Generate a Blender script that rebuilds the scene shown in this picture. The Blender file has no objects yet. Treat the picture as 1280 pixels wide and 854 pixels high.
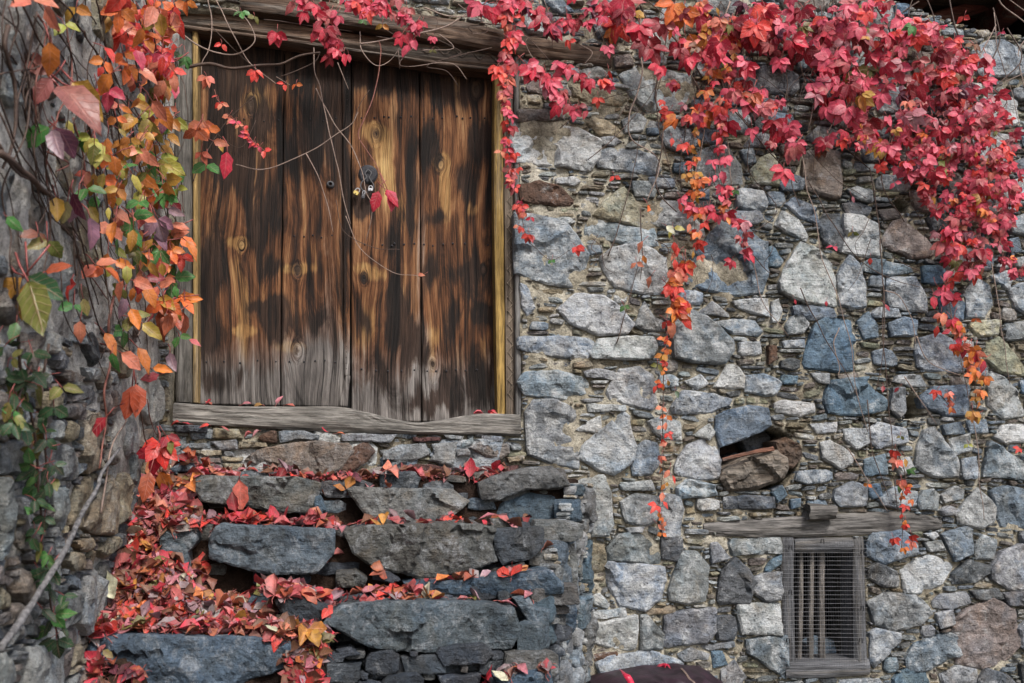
import bpy, math, random
import mathutils.geometry
import numpy as np
from mathutils import Vector, Matrix, noise
from mathutils.bvhtree import BVHTree

random.seed(11)
scene = bpy.context.scene
COL = scene.collection

# ---------------------------------------------------------------- camera
F = 35.0 / 36.0 * 1280.0
PITCH, YAW = math.radians(7.9), math.radians(9.0)
CAM = Vector((0.0, -4.6, 1.5))
cam_d = bpy.data.cameras.new('camera')
cam = bpy.data.objects.new('camera', cam_d)
COL.objects.link(cam)
cam.location = CAM
cam.rotation_euler = (math.pi / 2 + PITCH, 0, -YAW)
cam_d.lens = 35
cam_d.sensor_width = 36
cam_d.clip_end = 500
cam_d.dof.use_dof = True
cam_d.dof.focus_distance = 4.55
cam_d.dof.aperture_fstop = 4.0
scene.camera = cam

# ---------------------------------------------------------------- sky, sun, exposure
SUN_EL, SUN_AZ = math.radians(47), math.radians(163)   # azimuth of the sun, clockwise from +Y
world = bpy.data.worlds.new('World')
scene.world = world
world.use_nodes = True
wn = world.node_tree
sky = wn.nodes.new('ShaderNodeTexSky')
sky.sky_type = 'NISHITA'
sky.sun_disc = False
sky.sun_elevation = SUN_EL
sky.sun_rotation = SUN_AZ
sky.air_density = 1.0
sky.dust_density = 3.0
sky.ozone_density = 1.0
wn.nodes['Background'].inputs['Strength'].default_value = 0.095
wn.links.new(sky.outputs[0], wn.nodes['Background'].inputs['Color'])
sun_d = bpy.data.lights.new('sun', 'SUN')
sun_d.energy = 1.5
sun_d.angle = math.radians(12)
sun_d.color = (1.0, 0.975, 0.94)
sun = bpy.data.objects.new('sun', sun_d)
COL.objects.link(sun)
sdir = Vector((math.sin(SUN_AZ) * math.cos(SUN_EL), math.cos(SUN_AZ) * math.cos(SUN_EL), math.sin(SUN_EL)))
sun.rotation_euler = (-sdir).to_track_quat('-Z', 'Y').to_euler()
sun.location = sdir * 20
scene.view_settings.view_transform = 'Standard'
scene.view_settings.look = 'None'
scene.view_settings.gamma = 1.0
scene.view_settings.use_curve_mapping = False
scene.view_settings.exposure = 1.42

# ---------------------------------------------------------------- pixel -> direction -> point on a surface
def ray(u, v):
    x, y, z = (u - 640) / F, 1.0, (427 - v) / F
    y2 = y * math.cos(PITCH) - z * math.sin(PITCH)
    z2 = y * math.sin(PITCH) + z * math.cos(PITCH)
    return Vector((x * math.cos(YAW) + y2 * math.sin(YAW), -x * math.sin(YAW) + y2 * math.cos(YAW), z2))
def P(u, v, y=0.0):                      # on the vertical plane at depth y (house front is y = 0)
    d = ray(u, v)
    return CAM + d * ((y - CAM.y) / d.y)
XL = P(207, 300).x                       # plane of the side wall
def PL(u, v, x=None):
    d = ray(u, v)
    return CAM + d * (((XL if x is None else x) - CAM.x) / d.x)
def V(u, v, frac=0.02):                  # a little in front of whichever wall is behind this pixel
    d = ray(u, v)
    t = (0 - CAM.y) / d.y
    if d.x < 0:
        t = min(t, (XL - CAM.x) / d.x)
    return CAM + d * (t * (1 - frac))
def pxm(p):                              # metres per photo pixel at a point
    fw = Vector((math.sin(YAW) * math.cos(PITCH), math.cos(YAW) * math.cos(PITCH), math.sin(PITCH)))
    return (Vector(p) - CAM).dot(fw) / F

# ---------------------------------------------------------------- material helpers
class NT:
    def __init__(self, name):
        self.m = bpy.data.materials.new(name)
        self.m.use_nodes = True
        self.t = self.m.node_tree
        self.b = self.t.nodes['Principled BSDF']
        self.out = self.t.nodes['Material Output']
    def n(self, typ, **kw):
        nd = self.t.nodes.new('ShaderNode' + typ)
        for k, v in kw.items():
            setattr(nd, k, v)
        return nd
    def l(self, a, b):
        self.t.links.new(a, b)
    def pos(self):
        return self.n('NewGeometry').outputs['Position']
    def attr(self, name):
        return self.n('Attribute', attribute_name=name)
    def noise(self, vec, scale, detail=6, rough=0.6, dist=0.0):
        nd = self.n('TexNoise')
        nd.inputs['Scale'].default_value = scale
        nd.inputs['Detail'].default_value = detail
        nd.inputs['Roughness'].default_value = rough
        nd.inputs['Distortion'].default_value = dist
        self.l(vec, nd.inputs['Vector'])
        return nd.outputs['Fac']
    def mapv(self, vec, scale, rot=(0, 0, 0)):
        nd = self.n('Mapping')
        nd.inputs['Scale'].default_value = scale
        nd.inputs['Rotation'].default_value = rot
        self.l(vec, nd.inputs['Vector'])
        return nd.outputs[0]
    def ramp(self, fac, stops):
        nd = self.n('ValToRGB')
        e = nd.color_ramp.elements
        while len(e) < len(stops):
            e.new(0.5)
        for i, (p, c) in enumerate(stops):
            e[i].position = p
            if not isinstance(c, tuple):
                c = (c, c, c)
            e[i].color = (*c, 1)
        self.l(fac, nd.inputs[0])
        return nd.outputs[0]
    def math(self, op, a, b=None):
        nd = self.n('Math', operation=op)
        for i, x in enumerate((a, b)):
            if x is None:
                continue
            if isinstance(x, (int, float)):
                nd.inputs[i].default_value = x
            else:
                self.l(x, nd.inputs[i])
        return nd.outputs[0]
    def mix(self, fac, a, b, mode='MIX'):
        nd = self.n('MixRGB', blend_type=mode)
        for i, x in enumerate((fac, a, b)):
            if isinstance(x, (int, float)):
                nd.inputs[i].default_value = x if i == 0 else (x, x, x, 1)
            elif isinstance(x, tuple):
                nd.inputs[i].default_value = (*x, 1)
            else:
                self.l(x, nd.inputs[i])
        return nd.outputs[0]
    def bump(self, h, strength, dist, prev=None):
        nd = self.n('Bump')
        nd.inputs['Strength'].default_value = strength
        nd.inputs['Distance'].default_value = dist
        self.l(h, nd.inputs['Height'])
        if prev is not None:
            self.l(prev, nd.inputs['Normal'])
        return nd.outputs[0]
    def done(self, col, rough, nrm=None, spec=0.3):
        if isinstance(col, tuple):
            self.b.inputs['Base Color'].default_value = (*col, 1)
        else:
            self.l(col, self.b.inputs['Base Color'])
        if isinstance(rough, (int, float)):
            self.b.inputs['Roughness'].default_value = rough
        else:
            self.l(rough, self.b.inputs['Roughness'])
        self.b.inputs['Specular IOR Level'].default_value = spec
        if nrm is not None:
            self.l(nrm, self.b.inputs['Normal'])
        return self.m

def mat_rock(name, lime_col=(0.57, 0.58, 0.575), slate=False):
    t = NT(name)
    p = t.pos()
    a = t.attr('Col')
    big = t.noise(p, 5.5, 5, 0.62, 0.6)
    mid = t.noise(p, 22, 7, 0.68, 0.3)
    fine = t.noise(p, 130, 4, 0.7)
    lay = t.noise(t.mapv(p, (9, 9, 60), (0.3, 0.55, 0)), 1.0, 6, 0.65, 0.5)
    c = t.mix(1.0, a.outputs['Color'], t.ramp(big, [(0.28, 0.62), (0.5, 1.0), (0.72, 1.30)]), 'MULTIPLY')
    c = t.mix(1.0, c, t.ramp(mid, [(0.30, 0.45), (0.46, 0.95), (0.70, 1.35)]), 'MULTIPLY')
    # blue-grey and rusty patches of the schist
    hue = t.noise(p, 9, 4, 0.55, 0.8)
    c = t.mix(t.ramp(hue, [(0.52, 0.0), (0.68, 0.40)]), c, t.mix(1.0, c, (1.30, 1.0, 0.70), 'MULTIPLY'))
    hue2 = t.noise(t.mapv(p, (1, 1, 1), (1, 2, 3)), 7, 4, 0.55, 0.8)
    c = t.mix(t.ramp(hue2, [(0.50, 0.0), (0.66, 0.55)]), c, t.mix(1.0, c, (0.80, 0.99, 1.18), 'MULTIPLY'))
    # lime / lichen smears, amount carried per stone in alpha
    lm = t.math('ADD', t.noise(p, 11, 9, 0.78, 0.5), t.math('MULTIPLY', a.outputs['Alpha'], 0.30))
    c = t.mix(t.ramp(lm, [(0.57, 0.0), (0.74, 0.85)]), c, lime_col)
    c = t.mix(1.0, c, t.ramp(fine, [(0.28, 0.62), (0.5, 1.0), (0.72, 1.28)]), 'MULTIPLY')
    # dark pits
    vo = t.n('TexVoronoi', feature='F1')
    vo.inputs['Scale'].default_value = 48
    t.l(p, vo.inputs['Vector'])
    pit = t.math('MULTIPLY', t.ramp(vo.outputs['Distance'], [(0.10, 1.0), (0.26, 0.0)]), t.ramp(mid, [(0.40, 1.0), (0.52, 0.0)]))
    c = t.mix(t.math('MULTIPLY', pit, 0.7), c, 0.03)
    h = t.math('ADD', t.math('MULTIPLY', mid, 1.0), t.math('MULTIPLY', lay, 0.5 if slate else 0.4))
    h = t.math('SUBTRACT', h, t.math('MULTIPLY', pit, 0.4))
    n1 = t.bump(h, 1.0, 0.05)
    n2 = t.bump(fine, 0.8, 0.008, n1)
    rg = t.ramp(mid, [(0.3, 0.62), (0.7, 0.9)])
    return t.done(c, rg, n2, 0.35 if slate else 0.25)

def mat_mortar(name, c1, c2, c3, dark=0.06):
    t = NT(name)
    p = t.pos()
    big = t.noise(p, 3.0, 6, 0.65, 0.5)
    mid = t.noise(p, 26, 7, 0.7, 0.3)
    fine = t.noise(p, 140, 3, 0.7)
    c = t.ramp(big, [(0.32, c1), (0.5, c2), (0.68, c3)])
    c = t.mix(1.0, c, t.ramp(mid, [(0.30, 0.35), (0.5, 1.0), (0.7, 1.3)]), 'MULTIPLY')
    c = t.mix(1.0, c, t.ramp(fine, [(0.3, 0.6), (0.7, 1.3)]), 'MULTIPLY')
    n1 = t.bump(mid, 0.9, 0.03)
    n2 = t.bump(fine, 0.6, 0.006, n1)
    return t.done(c, 0.92, n2, 0.1)

def mat_wood(name, axis, rough=0.75):
    """weathered wood, base colour in Col, grain along 'axis' of world space"""
    t = NT(name)
    p = t.pos()
    a = t.attr('Col')
    sc = {'x': (2.2, 34, 34), 'z': (34, 34, 2.2)}[axis]
    g1 = t.noise(t.mapv(p, sc), 1.0, 6, 0.7, 1.6)
    sc2 = tuple(s * 3.4 for s in sc)
    g2 = t.noise(t.mapv(p, sc2), 1.0, 4, 0.7, 0.8)
    big = t.noise(p, 6, 4, 0.6, 0.3)
    wear = t.ramp(t.noise(t.mapv(p, tuple(s * 0.35 for s in sc)), 1.0, 6, 0.7, 0.8), [(0.48, 0.0), (0.62, 0.75)])
    c0 = t.mix(wear, a.outputs['Color'], (0.115, 0.105, 0.092))
    c = t.mix(1.0, c0, t.ramp(g1, [(0.32, 0.28), (0.48, 0.9), (0.70, 1.5)]), 'MULTIPLY')
    c = t.mix(1.0, c, t.ramp(g2, [(0.30, 0.45), (0.5, 1.0), (0.72, 1.35)]), 'MULTIPLY')
    c = t.mix(1.0, c, t.ramp(big, [(0.3, 0.65), (0.7, 1.3)]), 'MULTIPLY')
    n1 = t.bump(g1, 0.85, 0.012)
    n2 = t.bump(g2, 0.7, 0.005, n1)
    return t.done(c, rough, n2, 0.2)

def mat_door():
    """old pine: vertex attribute gc = grain coordinate bent round the knots, tone = (char, pale, grey weathering); the first also holds painted lintel shade"""
    t = NT('charred_pine')
    g = t.attr('gc').outputs['Vector']
    tn = t.n('SeparateXYZ')
    t.l(t.attr('tone').outputs['Vector'], tn.inputs[0])
    char_shade, pale, grey = tn.outputs
    n1 = t.noise(t.mapv(g, (34, 0.9, 1)), 1.0, 5, 0.62, 0.3)
    n2 = t.noise(t.mapv(g, (130, 1.3, 1)), 1.0, 5, 0.72, 0.3)
    n3 = t.noise(t.mapv(g, (300, 5, 1)), 1.0, 3, 0.6)
    n4 = t.noise(t.mapv(g, (12, 2.8, 1)), 1.0, 7, 0.68, 1.5)
    n5 = t.noise(t.mapv(g, (15, 0.9, 1)), 1.0, 4, 0.6, 0.9)
    f = t.math('ADD', t.math('MULTIPLY', n1, 0.40), t.math('MULTIPLY', n2, 0.36))
    f = t.math('ADD', f, t.math('ADD', t.math('MULTIPLY', n4, 0.36), t.math('MULTIPLY', n5, 0.55)))
    f = t.math('ADD', t.math('MULTIPLY', t.math('SUBTRACT', f, 0.835), 2.0), 0.465)
    c = t.ramp(f, [(0.22, (0.020, 0.011, 0.008)), (0.40, (0.072, 0.031, 0.015)), (0.54, (0.165, 0.070, 0.030)), (0.70, (0.285, 0.145, 0.067)), (0.90, (0.42, 0.26, 0.125))])
    jit = t.math('ADD', t.math('MULTIPLY', t.math('SUBTRACT', n1, 0.5), 1.1), t.math('ADD', t.math('MULTIPLY', t.math('SUBTRACT', n4, 0.5), 1.3), t.math('MULTIPLY', t.math('SUBTRACT', n5, 0.5), 1.2)))
    jit = t.math('ADD', jit, t.math('MULTIPLY', t.math('SUBTRACT', n2, 0.5), 0.5))
    pm = t.ramp(t.math('ADD', pale, t.math('MULTIPLY', jit, 0.55)), [(0.22, 0.0), (0.52, 0.92)])
    am = t.ramp(f, [(0.15, (0.10, 0.045, 0.018)), (0.45, (0.30, 0.16, 0.060)), (0.85, (0.52, 0.35, 0.145))])
    c = t.mix(pm, c, am)
    gr = t.ramp(f, [(0.20, (0.022, 0.020, 0.019)), (0.48, (0.115, 0.106, 0.099)), (0.85, (0.31, 0.295, 0.28))])
    gm = t.math('ADD', grey, t.math('MULTIPLY', jit, 0.55))
    c = t.mix(t.ramp(gm, [(0.34, 0.0), (0.80, 0.94)]), c, gr)
    dm = t.ramp(t.math('SUBTRACT', char_shade, t.math('MULTIPLY', jit, 0.62)), [(0.10, 0.0), (0.34, 0.95)])
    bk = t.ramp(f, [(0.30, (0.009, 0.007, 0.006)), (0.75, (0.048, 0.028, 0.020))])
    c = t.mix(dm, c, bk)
    c = t.mix(1.0, c, t.ramp(n3, [(0.30, 0.40), (0.5, 1.0), (0.7, 1.35)]), 'MULTIPLY')
    crack = t.ramp(n2, [(0.35, 0.0), (0.42, 1.0)])
    c = t.mix(1.0, c, t.mix(0.82, 1.0, crack), 'MULTIPLY')
    h = t.math('ADD', t.math('MULTIPLY', n2, 0.8), t.math('MULTIPLY', n1, 0.6))
    b1 = t.bump(h, 1.0, 0.020)
    b2 = t.bump(n3, 0.5, 0.003, b1)
    return t.done(c, 0.72, b2, 0.25)

def mat_leaf(name, gloss=0.42, trans=0.32, withered=0.0):
    t = NT(name)
    a = t.attr('Col')
    uv = t.n('SeparateXYZ')
    t.l(t.attr('luv').outputs['Vector'], uv.inputs[0])
    s, tt, seed = uv.outputs
    sa = t.math('ABSOLUTE', s)
    mid = t.ramp(sa, [(0.03, 1.0), (0.10, 0.0)])
    sv = t.math('FRACT', t.math('SUBTRACT', t.math('MULTIPLY', tt, 6.5), t.math('MULTIPLY', sa, 1.6)))
    side = t.ramp(t.math('ABSOLUTE', t.math('SUBTRACT', sv, 0.5)), [(0.03, 0.55), (0.13, 0.0)])
    vein = t.math('MAXIMUM', mid, side)
    p = t.pos()
    nz = t.noise(p, 42, 4, 0.6, 0.4)
    nz2 = t.noise(p, 15, 3, 0.6, 0.4)
    c = t.mix(1.0, a.outputs['Color'], t.ramp(nz, [(0.28, 0.62), (0.5, 1.0), (0.72, 1.25)]), 'MULTIPLY')
    c = t.mix(t.ramp(nz2, [(0.55, 0.0), (0.75, 0.35)]), c, t.mix(1.0, c, (1.12, 1.3, 0.95), 'MULTIPLY'))
    c = t.mix(t.math('MULTIPLY', vein, 0.38), c, t.mix(0.5, c, (0.75, 0.36, 0.30)))
    if withered:
        wz = t.noise(p, 24, 4, 0.65, 0.5)
        c = t.mix(t.ramp(wz, [(0.42, 0.12), (0.62, withered)]), c, t.mix(0.55, t.mix(1.0, c, (0.55, 0.60, 0.60), 'MULTIPLY'), (0.13, 0.062, 0.050)))
    # brown specks
    sp = t.noise(p, 170, 2, 0.5)
    c = t.mix(t.ramp(sp, [(0.66, 0.0), (0.74, 0.5)]), c, (0.10, 0.05, 0.03))
    hb = t.bump(t.math('ADD', vein, t.math('MULTIPLY', nz, 0.5)), 0.45, 0.004)
    m = t.done(c, gloss, hb, 0.45)
    tr = t.n('BsdfTranslucent')
    t.l(c, tr.inputs['Color'])
    mx = t.n('MixShader')
    mx.inputs[0].default_value = trans
    t.l(t.b.outputs[0], mx.inputs[1])
    t.l(tr.outputs[0], mx.inputs[2])
    t.l(mx.outputs[0], t.out.inputs['Surface'])
    return m

def mat_plain(name, col, rough=0.6, metal=0.0, bump=0.0, scale=60, var=0.4):
    t = NT(name)
    p = t.pos()
    nz = t.noise(p, scale, 5, 0.65)
    c = t.mix(1.0, col, t.ramp(nz, [(0.3, 1 - var), (0.7, 1 + var)]), 'MULTIPLY')
    t.b.inputs['Metallic'].default_value = metal
    return t.done(c, rough, t.bump(nz, bump, 0.006) if bump else None, 0.4)

M = {}
M['rock'] = mat_rock('schist_stone')
M['rock_side'] = mat_rock('side_wall_stone', (0.42, 0.41, 0.38))
M['slate'] = mat_rock('step_stone', (0.36, 0.38, 0.40), True)
M['mortar'] = mat_mortar('lime_mortar', (0.15, 0.125, 0.09), (0.31, 0.28, 0.215), (0.46, 0.43, 0.36))
M['plaster'] = mat_mortar('worn_lime_plaster', (0.18, 0.165, 0.145), (0.42, 0.40, 0.365), (0.62, 0.60, 0.56))
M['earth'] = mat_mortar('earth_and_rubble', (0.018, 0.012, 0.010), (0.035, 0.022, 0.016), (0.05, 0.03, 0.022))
M['ground'] = mat_mortar('trodden_earth', (0.06, 0.05, 0.04), (0.11, 0.095, 0.075), (0.15, 0.13, 0.11))
M['wood_x'] = mat_wood('weathered_wood_lengthwise', 'x')
M['wood_z'] = mat_wood('weathered_wood_upright', 'z')
M['door'] = mat_door()
M['leaf'] = mat_leaf('creeper_leaf', 0.42, 0.30)
M['dry'] = mat_leaf('fallen_leaf_blade', 0.52, 0.12, 0.85)
M['stem'] = mat_plain('creeper_stem', (0.060, 0.036, 0.026), 0.7, 0, 0.5, 80)
M['stem_pale'] = mat_plain('pale_dry_stem', (0.22, 0.16, 0.13), 0.7, 0, 0.5, 80)
M['stem_red'] = mat_plain('red_young_stem', (0.17, 0.062, 0.045), 0.6, 0, 0.3, 80)
M['branch'] = mat_plain('grey_dead_branch', (0.13, 0.125, 0.125), 0.85, 0, 0.9, 60, 0.75)
M['iron'] = mat_plain('dark_iron', (0.022, 0.022, 0.026), 0.55, 0.6, 0.4)
M['wire'] = mat_plain('galvanised_wire', (0.07, 0.07, 0.075), 0.6, 0.4)
M['steel'] = mat_plain('bright_steel', (0.28, 0.28, 0.29), 0.4, 0.9)
M['brass'] = mat_plain('worn_brass', (0.36, 0.27, 0.09), 0.42, 0.7)
M['tarp'] = mat_plain('plum_plastic_sheet', (0.020, 0.010, 0.015), 0.5, 0, 0.7, 14, 0.8)
M['ribbon'] = mat_plain('red_plastic_strap', (0.42, 0.02, 0.05), 0.4)
M['void'] = mat_plain('shade_black', (0.008, 0.007, 0.007), 0.95)  # near-black colour stands in for shade inside the room and plank gaps

# ---------------------------------------------------------------- object helpers
def link(o, parent=None):
    COL.objects.link(o)
    if parent is not None:
        o.parent = parent
    return o
def empty(name, loc=(0, 0, 0)):
    o = bpy.data.objects.new(name, None)
    o.empty_display_size = 0.1
    o.location = loc
    COL.objects.link(o)
    return o
def tag(o, label=None, cat=None, group=None, kind=None):
    if label: o['label'] = label
    if cat: o['category'] = cat
    if group: o['group'] = group
    if kind: o['kind'] = kind
    return o
def mesh_data(name, verts, faces, mat, col=None, smooth=False, extra=None):
    me = bpy.data.meshes.new(name)
    me.from_pydata([tuple(v) for v in verts], [], faces)
    if col is not None:
        at = me.color_attributes.new('Col', 'FLOAT_COLOR', 'POINT')
        c = np.array(col, dtype=np.float32)
        if c.ndim == 1:
            if len(c) == 3:
                c = np.append(c, 0.0).astype(np.float32)
            c = np.tile(c, (len(verts), 1))
        elif c.shape[1] == 3:
            c = np.hstack([c, np.zeros((len(c), 1), np.float32)])
        at.data.foreach_set('color', c.astype(np.float32).ravel())
    for k, arr in (extra or {}).items():
        at = me.attributes.new(k, 'FLOAT_VECTOR', 'POINT')
        at.data.foreach_set('vector', np.array(arr, np.float32).ravel())
    if smooth:
        me.polygons.foreach_set('use_smooth', [True] * len(me.polygons))
    if mat is not None:
        me.materials.append(mat)
    me.update()
    return me
def obj(name, verts, faces, mat, parent=None, col=None, smooth=False, extra=None):
    o = bpy.data.objects.new(name, mesh_data(name, verts, faces, mat, col, smooth, extra))
    return link(o, parent)
class MB:
    """collects geometry of ONE object"""
    def __init__(self):
        self.v, self.f, self.c = [], [], []
    def add(self, vs, fs, col=None):
        k = len(self.v)
        self.v += [tuple(v) for v in vs]
        self.f += [tuple(i + k for i in f) for f in fs]
        if col is not None:
            self.c += [tuple(col) if len(col) == 4 else (*col, 0.0)] * len(vs)
    def box(self, a, b, col=None):
        x0, y0, z0 = a; x1, y1, z1 = b
        self.add([(x0, y0, z0), (x1, y0, z0), (x1, y1, z0), (x0, y1, z0), (x0, y0, z1), (x1, y0, z1), (x1, y1, z1), (x0, y1, z1)],
                 [(0, 3, 2, 1), (4, 5, 6, 7), (0, 1, 5, 4), (1, 2, 6, 5), (2, 3, 7, 6), (3, 0, 4, 7)], col)
    def build(self, name, mat, parent=None, smooth=False):
        return obj(name, self.v, self.f, mat, parent, self.c if self.c else None, smooth)

def catmull(pts, n=6):
    pts = [Vector(p) for p in pts]
    if len(pts) < 3:
        return pts
    ext = [pts[0] * 2 - pts[1]] + pts + [pts[-1] * 2 - pts[-2]]
    out = []
    for i in range(1, len(ext) - 2):
        p0, p1, p2, p3 = ext[i - 1:i + 3]
        for k in range(n):
            t = k / n
            out.append(0.5 * ((2 * p1) + (p2 - p0) * t + (2 * p0 - 5 * p1 + 4 * p2 - p3) * t * t + (3 * p1 - p0 - 3 * p2 + p3) * t ** 3))
    out.append(pts[-1])
    return out
def tube_geo(pts, r0, r1, sides=5, wob=0.0):
    vs, fs = [], []
    n = len(pts)
    for i, p in enumerate(pts):
        d = (pts[min(i + 1, n - 1)] - pts[max(i - 1, 0)])
        d = d.normalized() if d.length > 1e-9 else Vector((0, 0, 1))
        up = Vector((0, 1, 0)) if abs(d.y) < 0.9 else Vector((1, 0, 0))
        e1 = d.cross(up).normalized(); e2 = d.cross(e1)
        r = r0 + (r1 - r0) * i / max(1, n - 1)
        for k in range(sides):
            a = 2 * math.pi * k / sides
            q = r * (1 + (wob * noise.noise(p * 25 + Vector((k * 3.1, 0, 0))) if wob else 0))
            vs.append(p + e1 * math.cos(a) * q + e2 * math.sin(a) * q)
    for i in range(n - 1):
        for k in range(sides):
            a, b = i * sides + k, i * sides + (k + 1) % sides
            fs.append((a, b, b + sides, a + sides))
    fs.append(tuple(range(sides))[::-1])
    fs.append(tuple(range((n - 1) * sides, n * sides)))
    return vs, fs

# ---------------------------------------------------------------- stones
def resample(poly, step):
    out = []
    n = len(poly)
    for i in range(n):
        a, b = Vector(poly[i]), Vector(poly[(i + 1) % n])
        k = max(1, int(round((b - a).length / step)))
        for j in range(k):
            out.append(a + (b - a) * (j / k))
    return out
def area2(poly):
    s = 0
    for i in range(len(poly)):
        a, b = poly[i], poly[(i + 1) % len(poly)]
        s += a[0] * b[1] - b[0] * a[1]
    return s / 2
RINGS = (1.0, 0.985, 0.93, 0.82, 0.66, 0.46, 0.24)
def stone_geo(poly, h0, back, rng, step=0.02, rings=RINGS, rough=0.010, facet=0.16, bevel=0.016, jit=0.006, to3d=None):
    """poly (a,b) counter-clockwise; front face at height h0 above the wall plane, sides going back by 'back'"""
    if area2(poly) < 0:
        poly = poly[::-1]
    pts = resample(poly, step)
    # round corners a little, then roughen the outline
    n = len(pts)
    pts = [pts[i] * 0.84 + (pts[i - 1] + pts[(i + 1) % n]) * 0.08 for i in range(n)]
    sx, sy = rng.uniform(0, 50), rng.uniform(0, 50)
    q = []
    for p in pts:
        d = noise.noise_vector(Vector((p.x * 28 + sx, p.y * 28 + sy, 0.3)))
        q.append(Vector((p.x + d.x * jit, p.y + d.y * jit)))
    pts = q
    A = abs(area2(poly))
    size = math.sqrt(A)
    c = sum(pts, Vector((0, 0))) / n
    planes = []
    for k in range(rng.randint(2, 4)):
        an = rng.uniform(0, 6.283)
        sl = rng.uniform(0.02, facet)
        planes.append((math.cos(an) * sl, math.sin(an) * sl, rng.uniform(-0.02, 0.06) * size))
    def h(p, t):
        d = p - c
        hh = min(pl[0] * d.x + pl[1] * d.y + pl[2] for pl in planes)
        hh = max(hh, -0.10 * size)
        v = Vector((p.x * 9 + sx, p.y * 9 + sy, 1.7))
        nz = noise.fractal(v, 0.6, 2.2, 5)
        rd = noise.hetero_terrain(v * 1.7, 1.0, 2.0, 3, 0.6) if rough > 0.008 else 0
        e = 1 - t
        bv = -bevel * (max(0, 1 - e / 0.09)) ** 2
        return h0 + hh + nz * rough * min(1, size / 0.15) + bv - 0.0 * rd
    vs, fs = [], []
    for p in pts:
        vs.append((p.x, p.y, h0 - back))
    for t in rings:
        for p in pts:
            s = c + (p - c) * t
            vs.append((s.x, s.y, max(h(s, t), h0 - back * 0.8)))
    vs.append((c.x, c.y, h(c, 0)))
    m = len(rings) + 1
    for r in range(m - 1):
        for i in range(n):
            a, b = r * n + i, r * n + (i + 1) % n
            fs.append((a, b, b + n, a + n))
    k = (m - 1) * n
    for i in range(n):
        fs.append((k + i, k + (i + 1) % n, m * n))
    fs.append(tuple(range(n))[::-1])
    if to3d:
        vs = [to3d(*v) for v in vs]
    return vs, fs

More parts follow.
